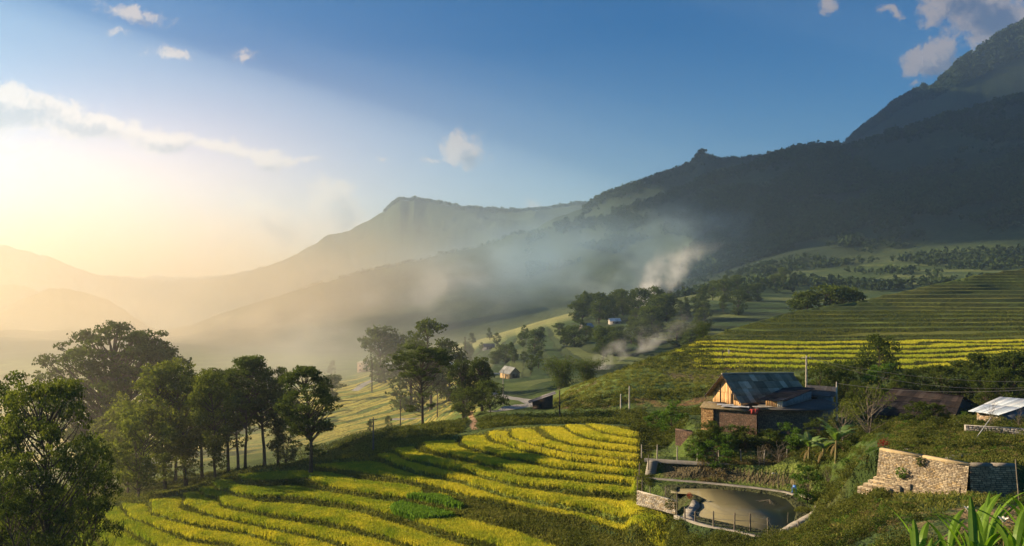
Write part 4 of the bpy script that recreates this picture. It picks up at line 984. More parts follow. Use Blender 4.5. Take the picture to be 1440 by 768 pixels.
def quad_sheet(mb, a, b, c, d, nu, nv, cols, rng, wave=.03, pitch=.18, thick=.03, lift=.03):
    """roof slope a-b along the eave, d-c along the ridge; corrugated sheets that overlap"""
    a, b, c, d = map(np.array, (a, b, c, d)); n = np.cross(b-a, d-a); n = n/np.linalg.norm(n)
    if n[2] < 0: n = -n
    for i in range(nu):
        for j in range(nv):
            u0, u1 = i/nu, (i+1)/nu; v0, v1 = j/nv-.012, (j+1)/nv+.03
            if j == 0: v0 += rng.uniform(-.02, .01)
            w = np.linalg.norm(b-a)/nu; k = max(4, int(w/pitch*4)); uu = np.linspace(u0, u1, k+1)
            P = lambda u, v: lerp(lerp(a, b, u), lerp(d, c, u), v)
            ph = uu*np.linalg.norm(b-a)/pitch*2*np.pi
            up = np.array([P(q, v0) for q in uu])+n*(wave*np.sin(ph)[:, None]+lift*(1-0)+rng.uniform(0, .02)+.03)
            dn = np.array([P(q, v1) for q in uu])+n*(wave*np.sin(ph)[:, None]+rng.uniform(0, .02))
            V = np.concatenate([up, dn, up-n*thick, dn-n*thick]); m = k+1; r = np.arange(k)
            Fq = np.concatenate([np.stack([r, r+1, r+1+m, r+m], 1), np.stack([r+2*m, r+3*m, r+3*m+1, r+2*m+1], 1), np.stack([r, r+2*m, r+2*m+1, r+1], 1)])
            mb.raw(V, Fq, np.array(cols[rng.integers(len(cols))])*rng.uniform(.8, 1.2))
def stone_face(mb, A, B, ztop, zbot, batter, rng, cols, ch=.17, sl=.42, res=.055, rough=.05):
    """coursed stone from A to B (tops), leaning back; stones stand out individually"""
    A = np.array(A, float); B = np.array(B, float); L = np.linalg.norm(B-A); e = (B-A)/L; nrm = np.array([e[1], -e[0]])
    if nrm[1] > 0: nrm = -nrm
    nu = int(L/res)+1; zb = zbot if callable(zbot) else (lambda t: zbot)
    zt = ztop if callable(ztop) else (lambda t: ztop)
    hmax = max(zt(t)-zb(t) for t in np.linspace(0, 1, 9)); nvv = int(hmax/res)+1
    U = np.linspace(0, 1, nu)[None]*np.ones((nvv, 1)); Tt = np.linspace(0, 1, nvv)[:, None]*np.ones((1, nu))
    top = np.array([zt(t) for t in U[0]])[None]; bot = np.array([zb(t) for t in U[0]])[None]
    zz = top+(bot-top)*Tt; s = U*L
    row = np.floor((zz+.05*np.sin(s*1.3)+.03*fbm(s, zz*0, .8, 2, 3))/ch); off = _hash(row.astype(int), row.astype(int)*0, 3)*sl
    sc = sl*(.7+.6*_hash(row.astype(int), row.astype(int)*0+1, 4)); colm = np.floor((s+off)/sc)
    fr = np.minimum((s+off)/sc-colm, 1-((s+off)/sc-colm))*sc; fz = (zz+.05*np.sin(s*1.3)+.03*fbm(s, zz*0, .8, 2, 3))/ch-row; fz = np.minimum(fz, 1-fz)*ch
    joint = sstep(np.minimum(fr, fz), .008, .045); hh = _hash(row.astype(int), colm.astype(int), 7)
    dep = joint*(.03+rough*hh)+batter*(top-zz)
    V = np.stack([A[0]+e[0]*s+nrm[0]*dep, A[1]+e[1]*s+nrm[1]*dep, zz], -1).reshape(-1, 3)
    cc = np.array(cols)[(hh*len(cols)*.999).astype(int)]*(.16+.84*joint)[..., None]*(.75+.5*_hash(row.astype(int), colm.astype(int), 9))[..., None]
    i = np.arange(nvv*nu).reshape(nvv, nu)
    mb.raw(V, np.stack([i[:-1, :-1], i[1:, :-1], i[1:, 1:], i[:-1, 1:]], -1).reshape(-1, 4), cc.reshape(-1, 3))

# ---------------------------------------------------------------- pond, its paths and walls
def water_mat():
    m = bpy.data.materials.new('pond_water'); m.use_nodes = True; t = NT(m.node_tree); b = m.node_tree.nodes['Principled BSDF']
    b.inputs['Base Color'].default_value = (.19, .17, .095, 1); b.inputs['Roughness'].default_value = .3; b.inputs['Specular IOR Level'].default_value = .2
    tcn = t.new('ShaderNodeTexCoord'); bp = t.new('ShaderNodeBump'); bp.inputs['Strength'].default_value = .12; bp.inputs['Distance'].default_value = .05
    m.node_tree.links.new(t.noise(t.vm('MULTIPLY', tcn.outputs['Object'], (1, 2.2, 1)), 1.8, 4, .6), bp.inputs['Height']); m.node_tree.links.new(bp.outputs[0], b.inputs['Normal'])
    return m
PO = [tuple(PC+(np.array(p)-PC)*1.12) for p in POND]
WS = WZ+.27
mb = MB(); mb.prism(PO, WS-.02, WS); tag(mb.build('water', water_mat()), kind='structure')
def ribbon(name, pts, width, z, mat, th=.12, cols=None, label=None, seed=1):
    pts = np.array(pts, float); d = np.zeros(len(pts)); d[1:] = np.cumsum(np.linalg.norm(np.diff(pts, axis=0), axis=1))
    n = int(d[-1]/.3)+2; t = np.linspace(0, d[-1], n); P = np.stack([np.interp(t, d, pts[:, i]) for i in range(2)], 1)
    for _ in range(6): P[1:-1] = .25*P[:-2]+.5*P[1:-1]+.25*P[2:]
    tt = np.gradient(P, axis=0); tt /= np.linalg.norm(tt, axis=1)[:, None]; nn = np.stack([-tt[:, 1], tt[:, 0]], 1)
    w = width/2*(1+.18*fbm(P[:, 0], P[:, 1], 1.5, 3, seed)); a = P+nn*w[:, None]; b = P-nn*w[:, None]
    zz = (np.broadcast_to(z, (n,)) if z is not None else Hf(P[:, 0], P[:, 1])+.05)+.01*fbm(P[:, 0], P[:, 1], .7, 2, 3)
    V = np.concatenate([np.c_[a, zz], np.c_[b, zz], np.c_[a, zz-th-.25], np.c_[b, zz-th-.25]]); i = np.arange(n-1)
    Fq = np.concatenate([np.stack([i+n, i+n+1, i+1, i], 1), np.stack([i, i+1, i+2*n+1, i+2*n], 1), np.stack([i+3*n, i+3*n+1, i+n+1, i+n], 1)])
    o = objm(name, mesh_np(name, V, Fq, M[mat], False)); tag(o, label, kind='structure'); return o
Q = lambda pl, z: [at_z(a, b, z) for a, b in pl]
ribbon('path', Q([(897, 671), (940, 674), (1000, 679), (1060, 685), (1105, 691), (1118, 695)], -26.0), .75, -26.0, 'concrete')
ribbon('path', Q([(1126, 694), (1136, 699), (1150, 703), (1153, 712), (1146, 722), (1130, 731), (1112, 741), (1098, 750), (1086, 756)], -26.0), 1.0, -25.98, 'concrete')
ribbon('path', Q([(950, 724), (975, 733), (1000, 740), (1035, 746), (1062, 753), (1088, 757)], -26.0), .5, -26.0, 'concrete')
ribbon('path', Q([(906, 645), (926, 646), (1021, 652), (1085, 658)], -24.15), .6, -24.15, 'concrete')
ribbon('path', Q([(1085, 658), (1105, 655), (1120, 651), (1136, 644)], -24.1), .7, -24.05, 'pale_concrete')
mb = MB(); mb.prism(Q([(974, 701), (983, 706), (984, 711), (978, 716), (975, 723), (979, 731), (972, 731), (960, 725), (964, 715), (970, 710)], -26.0), -26.5, -26.05)
tag(mb.build('slab', 'concrete'), 'smooth pale concrete slab curving along the left bank of the pond', 'slab')
rng = np.random.default_rng(70)
STONE = [(.33, .265, .18), (.40, .33, .23), (.25, .20, .14), (.38, .285, .16), (.30, .25, .19), (.46, .39, .28)]
GREY = [(.36, .33, .29), (.42, .39, .34), (.28, .25, .22), (.45, .41, .35)]
mb = MB(); a_ = at_z(896, 692, -25.9); b_ = at_z(951, 706, -25.9)
stone_face(mb, a_, b_, -25.75, -27.3, .08, rng, GREY+STONE[:2], .16, .4)
d_ = vv(b_[0]-a_[0], b_[1]-a_[1]); d_ /= np.linalg.norm(d_); n_ = vv(-d_[1], d_[0]); A0 = vv(*a_); B0 = vv(*b_)
mb.prism([tuple(A0-n_*.02), tuple(B0-n_*.02), tuple(B0+n_*.22), tuple(A0+n_*.22)], -27.4, -25.74, (.45, .42, .36))
w_ = mb.build('retaining_wall', 'masonry'); tag(w_, 'short pale stone wall at the left end of the fish pond, beside the rice', 'wall')
# steps down from the upper path
st = empty('stone_steps', (*at_z(917, 668, -26.1), -26.1)); tag(st, 'short flight of grey steps at the left end of the pond terrace', 'steps')
p0 = vv(*at_z(918, 647, -24.2)); p1 = vv(*at_z(914, 668, -26.1))
for i in range(7):
    t = (i+.5)/7; c = lerp(p0, p1, t); z = -24.2+(-26.1+24.2)*(i+.4)/7
    o = MB().box((0, 0, 0), (1.25, .42, .5)).build('step', 'concrete', st, loc=(c[0]-st.location[0], c[1]-st.location[1], z-.25-st.location[2]))

# the big garden wall
gw = empty('garden_wall', (*WB, PZ-3)); tag(gw, 'tall dry stone wall glowing in the sun, holding up the garden on the right', 'wall')
mb = MB(); stone_face(mb, WA, WB, PZ+.05, lambda t: PZ-3.9+.9*t, .20, rng, STONE, .14, .33, .05, .03)
off = vv(*gw.location)
def rel(o, t): o.location = tuple(-vv(*t.location)); return o
rel(mb.build('sunlit_face', 'masonry', gw), gw)
mb = MB(); stone_face(mb, WB, WC, PZ+.05, PZ-3.1, .10, rng, [(.42, .29, .17), (.50, .35, .21), (.34, .235, .14)], .17, .42, .05); rel(mb.build('shaded_face', 'masonry', gw), gw)  # shaded side: stone tones warmed to offset the blue skylight
mb = MB()
e1 = (WB-WA)/np.linalg.norm(WB-WA); n1 = vv(-e1[1], e1[0]); n1 = n1 if n1[1] > 0 else -n1
e2 = (WC-WB)/np.linalg.norm(WC-WB); n2 = vv(-e2[1], e2[0]); n2 = n2 if n2[1] > 0 else -n2
for (P_, Q_, nn) in ((WA, WB, n1), (WB, WC, n2)):
    L = np.linalg.norm(Q_-P_); k = max(2, int(L/3))
    for i in range(k):
        a = lerp(P_, Q_, (i+.004)/k); b = lerp(P_, Q_, (i+.996)/k); zt = PZ+.07
        mb.prism([tuple(a-nn*.07), tuple(b-nn*.07), tuple(b+nn*.42), tuple(a+nn*.42)], PZ-.2, zt, np.array((.36, .28, .16) if nn is n1 else (.2, .18, .15))*rng.uniform(.85, 1.15))  # coping painted darker on the side turned from the sun
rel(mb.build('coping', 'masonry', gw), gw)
mb = MB()      # left end, seen from the side, stepping outwards at the foot
stone_face(mb, WA+n1*3.0+vv(.0, 0), WA, PZ+.05, PZ-3.9, .22, rng, STONE, .155, .38, .06); rel(mb.build('end_face', 'masonry', gw), gw)
for i in range(4):
    mb2 = MB(); a = WA-n1*(.75+.3*i)-e1*(.2+.35*i); b = WA+e1*(3.4-.8*i)-n1*(.75+.3*i)
    stone_face(mb2, a, b, PZ-2.6-.33*i, PZ-4.2, .1, rng, STONE, .16, .5, .06)
    mb2.prism([tuple(a+n1*.02), tuple(b+n1*.02), tuple(b+n1*.6), tuple(a+n1*.6)], PZ-4.2, PZ-2.61-.33*i, (.40, .33, .22))
    rel(mb2.build('footing', 'masonry', gw), gw)
# plants growing out of the wall
def leafy(name, label, loc, r, n, leaf, mat, seed, cat='plant', flat=1.0, group=None):
    rg = np.random.default_rng(seed); q = rg.normal(size=(n, 3)); q /= np.linalg.norm(q, axis=1)[:, None]; q *= rg.uniform(.25, 1, (n, 1))**.5; q[:, 2] *= flat
    V, Fc, T = cards(q*r, leaf, rg, .6, .2, np.clip(.45+.3*q[:, 2]+rg.normal(0, .18, n), 0, 1))
    o = objm(name, mesh_np(name, V, Fc, M[mat], False, {'tint': T}), None, loc); tag(o, label, cat, group); return o
t_ = .30; pw = WA+e1*t_*np.linalg.norm(WB-WA)-n1*.6; leafy('wall_plant', 'bright green plant growing from the lower middle of the sunlit stone wall', (*pw, PZ-1.75), .55, 260, .17, 'leaf_green', 1)
t_ = .50; pw = WA+e1*t_*np.linalg.norm(WB-WA)-n1*.3; leafy('wall_plant', 'dark green plant hanging from the top edge of the sunlit stone wall', (*pw, PZ-.45), .45, 220, .15, 'leaf_dark', 2)
# garden on the platform
def on_plat(px, py, z=PZ-.1): return (*at_z(px, py, z), z)
leafy('round_shrub', 'dark clipped round shrub at the foot of the leaning white pole', on_plat(1383, 620), .85, 700, .13, 'leaf_dark', 3, 'shrub')
leafy('round_shrub', 'small yellow green shrub beside the dark clipped one', on_plat(1371, 626), .5, 350, .12, 'leaf_green', 4, 'shrub', .8)
leafy('red_shrub', 'small dark red shrub at the left end of the stone wall', on_plat(1243, 626), .6, 330, .13, 'redleaf', 5, 'shrub')
leafy('round_shrub', 'dark round shrub standing in the middle of the garden behind the wall', on_plat(1326, 617), .7, 450, .13, 'leaf_dark', 6, 'shrub')
leafy('red_shrub', 'low reddish plant left of the dark round shrub in the garden', on_plat(1312, 620), .5, 260, .12, 'redleaf', 7, 'shrub', .7)
mb = MB(); pl_ = Q([(1326, 646), (1331, 640), (1364, 635), (1370, 637), (1350, 641), (1336, 646)], PZ+.02); mb.prism(pl_, PZ-.3, PZ-.02)
tag(mb.build('stone_slab', 'pale_concrete'), 'pale slab lying on the garden platform near the wall edge', 'slab')
mb = MB(); mb.prism(Q([(1268, 632), (1272, 630), (1292, 628), (1293, 630)], PZ), PZ-.3, PZ-.02); tag(mb.build('stone_slab', 'white'), 'thin white slab lying near the left end of the garden platform', 'slab')
mb = MB(); mb.prism(Q([(1408, 626), (1440, 625), (1440, 627), (1408, 628)], PZ), PZ-.3, PZ-.02); tag(mb.build('stone_slab', 'white'), 'pale kerb stone by the right border of the garden platform', 'slab')
mb = MB(); a = vv(*on_plat(1370, 620)); top = vv((1393-720)/F*88, 88, (384-588)/F*88); mb.tube([a, top], [.05, .035], 7); tag(mb.build('leaning_pole', 'white'), 'long white pole leaning over the garden behind the stone wall', 'pole')
xs, ys = [], []
rg = np.random.default_rng(9)
x, y, p = sample_px(9000, 1238, 1470, 74, 96, rg); k = sdist(PLAT); kk2 = grid_at(k, x, y) < -.3
tag(tufts('garden_grass', x[kk2], y[kk2], Hf(x[kk2], y[kk2]), .32, 4, .04, 'grassy', 11, lean=.7), kind='stuff')
x, y, p = sample_px(420, 1250, 1470, 77, 95, rg); kk2 = (grid_at(k, x, y) < -1.2) & (fbm(x, y, 4, 2, 5) > -.1)
bushes('garden_plants', x[kk2], y[kk2], .38, 60, .12, 'scrub', 12)
# low grey wall behind the garden
mb = MB(); a = vv(*at_z(1358, 610, -17.0)); b = vv(*at_z(1450, 616, -17.0)); stone_face(mb, a, b, -16.1, -17.5, .02, rng, GREY, .2, .4)
mb.prism([tuple(a+vv(0, .02)), tuple(b+vv(0, .02)), tuple(b+vv(0, .3)), tuple(a+vv(0, .3))], -17.5, -16.09, (.36, .34, .31)); tag(mb.build('low_wall', 'masonry'), 'low grey block wall in front of the shed with the metal roof', 'wall')

# ---------------------------------------------------------------- fences and poles
def post_px(px, pyb, pyt, z):
    Y = F*(-z)/(pyb-384); x = (px-720)/F*Y; return vv(x, Y), (pyb-pyt)/F*Y
def fence(name, label, posts, zb, mat='greywood', r=.055, wires=2, lean=.03, seed=1, sq=False, wr=.008):
    """posts (px, base row, top row); zb None = stands on the ground"""
    P = []
    for px, pb, pt in posts:
        if zb is None: x, Y, z = hit(px, pb, 80, 175); h = (pb-pt)/F*Y; P.append((x, Y, H(x, Y), h))
        else: c, h = post_px(px, pb, pt, zb); P.append((c[0], c[1], zb, h))
    t = empty(name, P[0][:3]); tag(t, label, 'fence'); rg = np.random.default_rng(seed); tops = []
    for x, y, z, h in P:
        o = vv(x, y, z)-vv(*P[0][:3]); tip = o+vv(rg.normal(0, lean)*h, rg.normal(0, lean)*h, h)
        m_ = MB(); m_.tube([o-vv(0, 0, .3), lerp(o, tip, .5)+rg.normal(0, .01, 3), tip], [r*1.1, r, r*.85], 4 if sq else 7); m_.build('post', mat, t); tops.append((o, tip))
    if wires:
        m_ = MB()
        for w in range(wires):
            f = .9-.33*w
            for (a, b), (c, d) in zip(tops[:-1], tops[1:]):
                p, q = lerp(a, b, f), lerp(c, d, f); m_.tube([p, (p+q)/2-vv(0, 0, .05), q], wr, 3, cap=False)
        m_.build('wire', 'wire', t)
    return t
z4 = lambda x: 880+x/4.8
z5 = lambda y: 620+y/4.8
fence('wire_fence', 'wire fence on thick wooden posts along the near edge of the pond', [(z4(a), z5(b), z5(c)) for a, b, c in [(398, 530, 445), (468, 548, 475), (592, 585, 475), (733, 605, 485), (838, 608, 490), (963, 632, 520), (1015, 655, 620)]], -26.1, r=.085, wires=3, wr=.014)
fence('wire_fence', 'short row of posts on the bare mound right of the pond', [(z4(a), z5(b), z5(c)) for a, b, c in [(1165, 625, 545), (1385, 640, 545)]], -25.6, r=.085, wires=1)
fence('wire_fence', 'leaning fence posts above the short pale wall left of the pond', [(z4(a), z5(b), z5(c)) for a, b, c in [(78, 320, 240), (110, 335, 260), (165, 370, 310), (268, 380, 310), (345, 500, 340)]], -26.0, r=.06, wires=2)
fence('post_fence', 'row of grey concrete posts behind the upper path over the pond', [(z4(a), z5(b), z5(c)) for a, b, c in [(107, 100, 25), (212, 112, 25), (348, 127, 40), (483, 137, 55), (627, 147, 65), (780, 152, 60), (932, 155, 60), (1087, 150, 55)]], -24.1, mat='concrete', r=.085, wires=2, sq=True)
fence('post_fence', 'two old posts beside the stone steps at the rice edge', [(z4(153), z5(180), z5(95)), (z4(92), z5(215), z5(150))], -25.0, r=.07, wires=1)
fence('field_fence', 'thin wire fence with small dark posts crossing the upper ripe terraces', [(697, 621, 612), (704, 623, 613), (714, 626, 618), (727, 629, 620), (745, 636, 625), (762, 641, 628), (782, 643, 633), (804, 647, 637), (826, 648, 639), (850, 650, 641), (870, 652, 643), (893, 656, 646)], None, mat='darkwood', r=.035, wires=1)
fence('field_fence', 'few thin stakes standing in the lower ripe terraces', [(668, 640, 626), (640, 660, 648), (580, 684, 670)], None, mat='darkwood', r=.03, wires=0)
def pole(px, Y, top, label, mat='greywood', r=.12, arm=True, conc=False, nm='utility_pole'):
    x, y, z = G(px, Y); h = (384-top)/F*Y-z; t = empty(nm, (x, y, z)); tag(t, label, 'pole')
    m_ = MB()
    if conc:
        m_.box((0, 0, h/2-.3), (.34, .26, h+.6), taper=.62)
        for i in range(int(h/.9)): m_.box((0, -.118+.03*i/(h/.9), 1.2+i*.9), (.12, .03, .5), col=(.1, .1, .1))
    else: m_.tube([(0, 0, -.4), (0, 0, h*.5), (0, 0, h)], [r*1.25, r, r*.75], 8)
    m_.build('post', mat, t)
    if arm:
        m_ = MB(); m_.box((0, -.12, h-.35), (1.3 if not conc else 1.6, .1, .1)); m_.build('crossarm', mat, t)
        for sx in (-.5, 0, .5):
            m_ = MB(); m_.tube([(sx, -.12, h-.3), (sx, -.12, h-.12)], [.05, .035], 6); m_.build('insulator', 'white', t)
    return vv(x, y, z+h)
tA = pole(1134, 130, 500, 'tall concrete utility pole rising behind the farm house roof', 'concrete', conc=True)
tB = pole(1176.5, 124, 537, 'short pale post behind the flat roofs right of the farm house', 'pale_concrete', r=.12, arm=False)
pole(525, 139, 587, 'wooden utility pole on the terrace edge left of the flat-crowned tree', 'greywood', r=.13)
pole(563, 225, 561, 'dark pole with crossarm in the valley left of the flat-crowned tree', 'darkwood', r=.14)
pole(615, 235, 547, 'thin pole just right of the flat-crowned tree', 'darkwood', r=.13)
pole(787, 157, 549, 'dark thin pole rising from the scrub in front of the roadside hut', 'darkwood', r=.13, arm=False)
pole(873, 168, 554, 'shorter of the two pale poles under the grassy slope', 'pale_concrete', r=.13, arm=False)
pole(885, 168, 543, 'taller of the two pale poles under the grassy slope', 'pale_concrete', r=.13, arm=False)
pole(707.5, 215, 520, 'thin grey pole beside the bend of the road', 'concrete', r=.12, arm=False)
pole(654, 560, 474, 'distant pole on the misty ridge right of the layered tree', 'darkwood', r=.3)
pole(562, 420, 498, 'distant pole between the far brick building and the layered tree', 'darkwood', r=.25)
pole(523, 430, 502, 'distant pole standing on the far brick building yard', 'darkwood', r=.25)
lp = post_px(z4(1028), z5(335), z5(225), -26.0); t = empty('lamp_post', (lp[0][0], lp[0][1], -26.0)); tag(t, 'thin pole carrying a small white lamp on the pond bank', 'lamp post')
MB().tube([(0, 0, -.2), (0, 0, lp[1])], [.04, .03], 6).build('pole', 'greywood', t); MB().tube([(0, 0, lp[1]), (-.5, 0, lp[1]+.12)], [.025, .02], 5).build('bracket', 'wire', t)
MB().tube([(-.75, 0, lp[1]+.06), (-.6, 0, lp[1]+.12), (-.45, 0, lp[1]+.1)], [.05, .1, .05], 8).build('lamp_shade', 'white', t)
MB_p = MB(); c, h = post_px(1428, 700, 646, -18.6); MB_p.tube([(c[0]+.3, c[1], -18.9), (c[0], c[1], -18.6+h)], [.06, .045], 7); tag(MB_p.build('wooden_stake', 'greywood'), 'tall thin stake standing against the shaded side of the stone wall', 'stake')
for px, pb, pt, lab in [(1350, 716, 686, 'thin dark stake in the scrub below the sunlit wall corner'), (1377, 712, 684, 'thick pale post in the scrub right of the wall corner')]:
    c, h = post_px(px, pb, pt, -20.4); m_ = MB(); m_.tube([(c[0], c[1], -21), (c[0], c[1], -20.4+h)], [.07, .06] if 'thick' not in lab else [.14, .13], 7); tag(m_.build('wooden_stake', 'greywood' if 'pale' in lab else 'darkwood'), lab, 'stake')
# cables over the farm
def cable(a, b, sag, label, r=.018):
    t = np.linspace(0, 1, 25)[:, None]; P = lerp(np.array(a)[None], np.array(b)[None], t); P[:, 2] -= sag*4*(t*(1-t))[:, 0]
    m_ = MB(); m_.tube(P, r, 5, cap=False); tag(m_.build('power_cable', 'wire'), label, 'cable')
Pz = lambda px, py, Y: ((px-720)/F*Y, Y, (384-py)/F*Y)
cable(tA-vv(0, .12, .3), Pz(1480, 536, 118), 1.2, 'uppermost power cable running from the concrete pole to the right border')
cable(tA-vv(-.5, .12, .3), Pz(1480, 542, 116), 2.0, 'middle power cable sagging over the long dark roof')
cable(tB-vv(0, 0, .2), Pz(1480, 545, 112), .9, 'lowest and brightest cable passing in front of the long dark roof', .026)

# blue chair
def plastic_chair(loc, rz):
    t = empty('plastic_chair', loc, rz); tag(t, 'blue plastic chair standing on the path behind the pond', 'chair')
    MB().box((0, 0, .43), (.46, .44, .035)).build('seat', 'plastic_blue', t)
    mb = MB(); mb.box((0, .22, .66), (.44, .03, .42), rx=-.18); mb.build('backrest', 'plastic_blue', t)
    for sx in (-1, 1):
        mb = MB(); mb.box((sx*.24, .0, .64), (.05, .42, .035)); mb.box((sx*.24, -.19, .53), (.045, .04, .2)); mb.build('armrest', 'plastic_blue', t)
        for sy in (-1, 1): MB().tube([(sx*.25, sy*.23, 0), (sx*.2, sy*.19, .42)], [.03, .035], 6).build('leg', 'plastic_blue', t)
    return t
c = at_z(1117, 693, -25.95); plastic_chair((c[0], c[1], -25.97), R(-30))
# sticks in the pond
m_ = MB(); cx, cyy = at_z(1082, 712, WZ)
for i in range(11):
    a = i*.57; m_.tube([(cx, cyy, WZ+.75), (cx+1.4*math.cos(a), cyy+1.4*math.sin(a), WZ-.05+.3*(i % 3))], .018, 4)
m_.tube([(cx, cyy, WZ-.3), (cx, cyy, WZ+.8)], .03, 5); tag(m_.build('net_frame', 'greywood'), 'fan of thin sticks standing out of the pond water', 'sticks')
m_ = MB(); a = at_z(1066, 714, WZ); b = at_z(1078, 717, WZ); m_.tube([(*a, WZ+.02), (*b, WZ+.03)], .07, 6); tag(m_.build('floating_log', 'white'), 'short pale log floating in the middle of the pond', 'log')
for px, pb, pt, lab in [(1107, 739, 720, 'thin stake standing in the right end of the pond'), (1020, 713, 707, 'tiny stick poking out of the left half of the pond'), (1035, 720, 712, 'slanting stick poking out of the centre of the pond')]:
    c, h = post_px(px, pb, pt, WZ); m_ = MB(); m_.tube([(c[0], c[1], WZ-.3), (c[0]+.1, c[1], WZ+h)], .025, 5); tag(m_.build('pond_stick', 'greywood'), lab, 'stick')
m_ = MB(); a = vv(*at_z(1108, 700, WZ), WZ); m_.tube([a+vv(0, 0, .45), a+vv(-.25, -.2, .38), a+vv(-.35, -.5, .0), a+vv(-.3, -1.1, -.1)], [.05, .06, .07, .05], 8); tag(m_.build('water_pipe', 'white', smooth=True), 'white curved pipe emptying into the right end of the pond', 'pipe')
leafy('red_shrub', 'small rusty red plant at the left bank of the pond', (*at_z(970, 700, -25.9), -25.7), .4, 200, .12, 'redleaf', 8)
leafy('bank_plant', 'grassy tuft of plants on the right bank inside the pond path', (*at_z(1130, 717, -26), -26.1), 1.0, 1500, .12, 'grassy', 9, flat=.4)
leafy('bank_plant', 'leafy plants between the short pale wall and the pale slab', (*at_z(944, 712, -26), -25.8), .8, 700, .13, 'scrub', 10, flat=.8)

# ---------------------------------------------------------------- farm buildings
rng = np.random.default_rng(90)
SLATE = [(.25, .20, .15), (.30, .245, .185), (.19, .155, .115), (.44, .37, .29), (.27, .215, .16)]
WARM = [(.50, .31, .14), (.42, .25, .11), (.56, .37, .18), (.36, .20, .09), (.47, .30, .15)]
hx, hy = 29.6, 120.0; rd = R(24); ED = vv(math.cos(rd), math.sin(rd)); GD = vv(math.sin(rd), -math.cos(rd))   # ridge direction, towards the near eave
ZR, ZE, ZG = -14.25, -17.75, -21.6
def hp(u, w, z): p = vv(hx, hy)+ED*u+GD*w; return vv(p[0], p[1], z)
T0 = vv(hx, hy, ZG)
farm = empty('farm_house', tuple(T0)); tag(farm, 'wooden farm house with a big grey corrugated roof and a sunlit board gable', 'house')
def part(mb, name, mat, parent=farm, org=T0, **k):
    o = mb.build(name, mat, parent, **k); o.location = tuple(-vv(*org)) if parent and parent.type == 'EMPTY' else (0, 0, 0); return o
mb = MB(); HL = 12.8; hw = 3.9
quad_sheet(mb, hp(-.1, hw, ZE), hp(HL, hw, ZE-.5), hp(HL, 0, ZR-.55), hp(-.1, 0, ZR), 14, 4, SLATE, rng)
quad_sheet(mb, hp(-.1, -hw, ZE), hp(HL, -hw, ZE-.3), hp(HL, 0, ZR-.55), hp(-.1, 0, ZR), 14, 4, SLATE, rng)
rf = part(mb, 'roof', 'roofing')
mb = MB(); mb.tube([hp(-.15, 0, ZR+.1), hp(HL*.5, 0, ZR-.12), hp(HL+.05, 0, ZR-.45)], .11, 8, (.2, .2, .21)); mb.build('ridge_cap', 'concrete', rf)
for s in (-1, 1):
    mb = MB(); mb.tube([hp(-.12, s*hw, ZE-.06), hp(-.12, 0, ZR-.06)], .07, 6); mb.build('barge_board', 'darkwood', rf)
gw_ = 3.15   # half width of the board wall
def board_wall(mb, u, w0, w1, zb, ztop, n, cols, nrm=-1):
    for i in range(n):
        a = w0+(w1-w0)*i/n; b = w0+(w1-w0)*(i+.96)/n; d = rng.uniform(0, .03)*nrm
        P = [hp(u+d, a, zb), hp(u+d, b, zb), hp(u+d, b, ztop(b)), hp(u+d, a, ztop(a)), hp(u+.06+d, a, zb), hp(u+.06+d, b, zb), hp(u+.06+d, b, ztop(b)), hp(u+.06+d, a, ztop(a))]
        mb.raw(P, [[0, 1, 2, 3], [7, 6, 5, 4], [0, 4, 5, 1], [1, 5, 6, 2], [2, 6, 7, 3], [3, 7, 4, 0]], np.array(cols[rng.integers(len(cols))])*rng.uniform(.85, 1.15))
slope = (ZR-ZE)/hw
zroof = lambda w: ZR-.22-abs(w)*slope
mb = MB(); board_wall(mb, .75, -gw_, gw_, -18.75, zroof, 17, WARM); g_w = part(mb, 'gable_wall', 'boards')
mb = MB()
for w in (-1.35, 1.25): mb.tube([hp(.66, w, -18.8), hp(.66, w, zroof(w)-.1)], .08, 5)
mb.tube([hp(.66, -2.6, -16.9), hp(.66, 2.6, -16.9)], .05, 5); mb.build('timber_frame', 'darkwood', g_w)
mb = MB(); mb.tube([hp(.64, 1.3, -16.4), hp(.64, 2.3, -16.4)], .04, 4)
P = [hp(.68, 1.55, -17.7), hp(.68, 2.35, -17.7), hp(.68, 2.2, -16.9), hp(.68, 1.55, -16.5)]; P += [p+np.r_[ED*.03, 0] for p in P]
mb.raw(P, [[0, 1, 2, 3], [7, 6, 5, 4], [0, 4, 5, 1], [1, 5, 6, 2], [2, 6, 7, 3], [3, 7, 4, 0]]); part(mb, 'window', 'dark')
mb = MB()
for i in range(5):
    a = -1.0+i*.42; P = [hp(.6, a, -18.6), hp(.6, a+.40, -18.6), hp(.6, a+.40, -16.85), hp(.6, a, -16.85)]; P += [p+np.r_[ED*.05, 0] for p in P]
    mb.raw(P, [[0, 1, 2, 3], [7, 6, 5, 4], [0, 4, 5, 1], [1, 5, 6, 2], [2, 6, 7, 3], [3, 7, 4, 0]], np.array(WARM[i])*.95)
part(mb, 'door', 'boards')
def wall_box(mb, u0, w0, u1, w1, z0, z1, col, th=.2):
    a, b = hp(u0, w0, 0)[:2], hp(u1, w1, 0)[:2]; d = (b-a)/np.linalg.norm(b-a); n = vv(-d[1], d[0])*th/2
    mb.prism([tuple(a-n), tuple(b-n), tuple(b+n), tuple(a+n)], z0, z1, col)
mb = MB()
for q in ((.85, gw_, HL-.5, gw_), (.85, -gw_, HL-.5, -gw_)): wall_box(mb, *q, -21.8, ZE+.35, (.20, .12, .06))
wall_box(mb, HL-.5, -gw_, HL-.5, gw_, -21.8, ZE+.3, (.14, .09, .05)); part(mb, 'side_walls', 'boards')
mb = MB(); wall_box(mb, .8, -gw_-.1, .8, gw_+.1, -22, -18.75, (.25, .17, .12), .3); part(mb, 'stone_base', 'masonry')

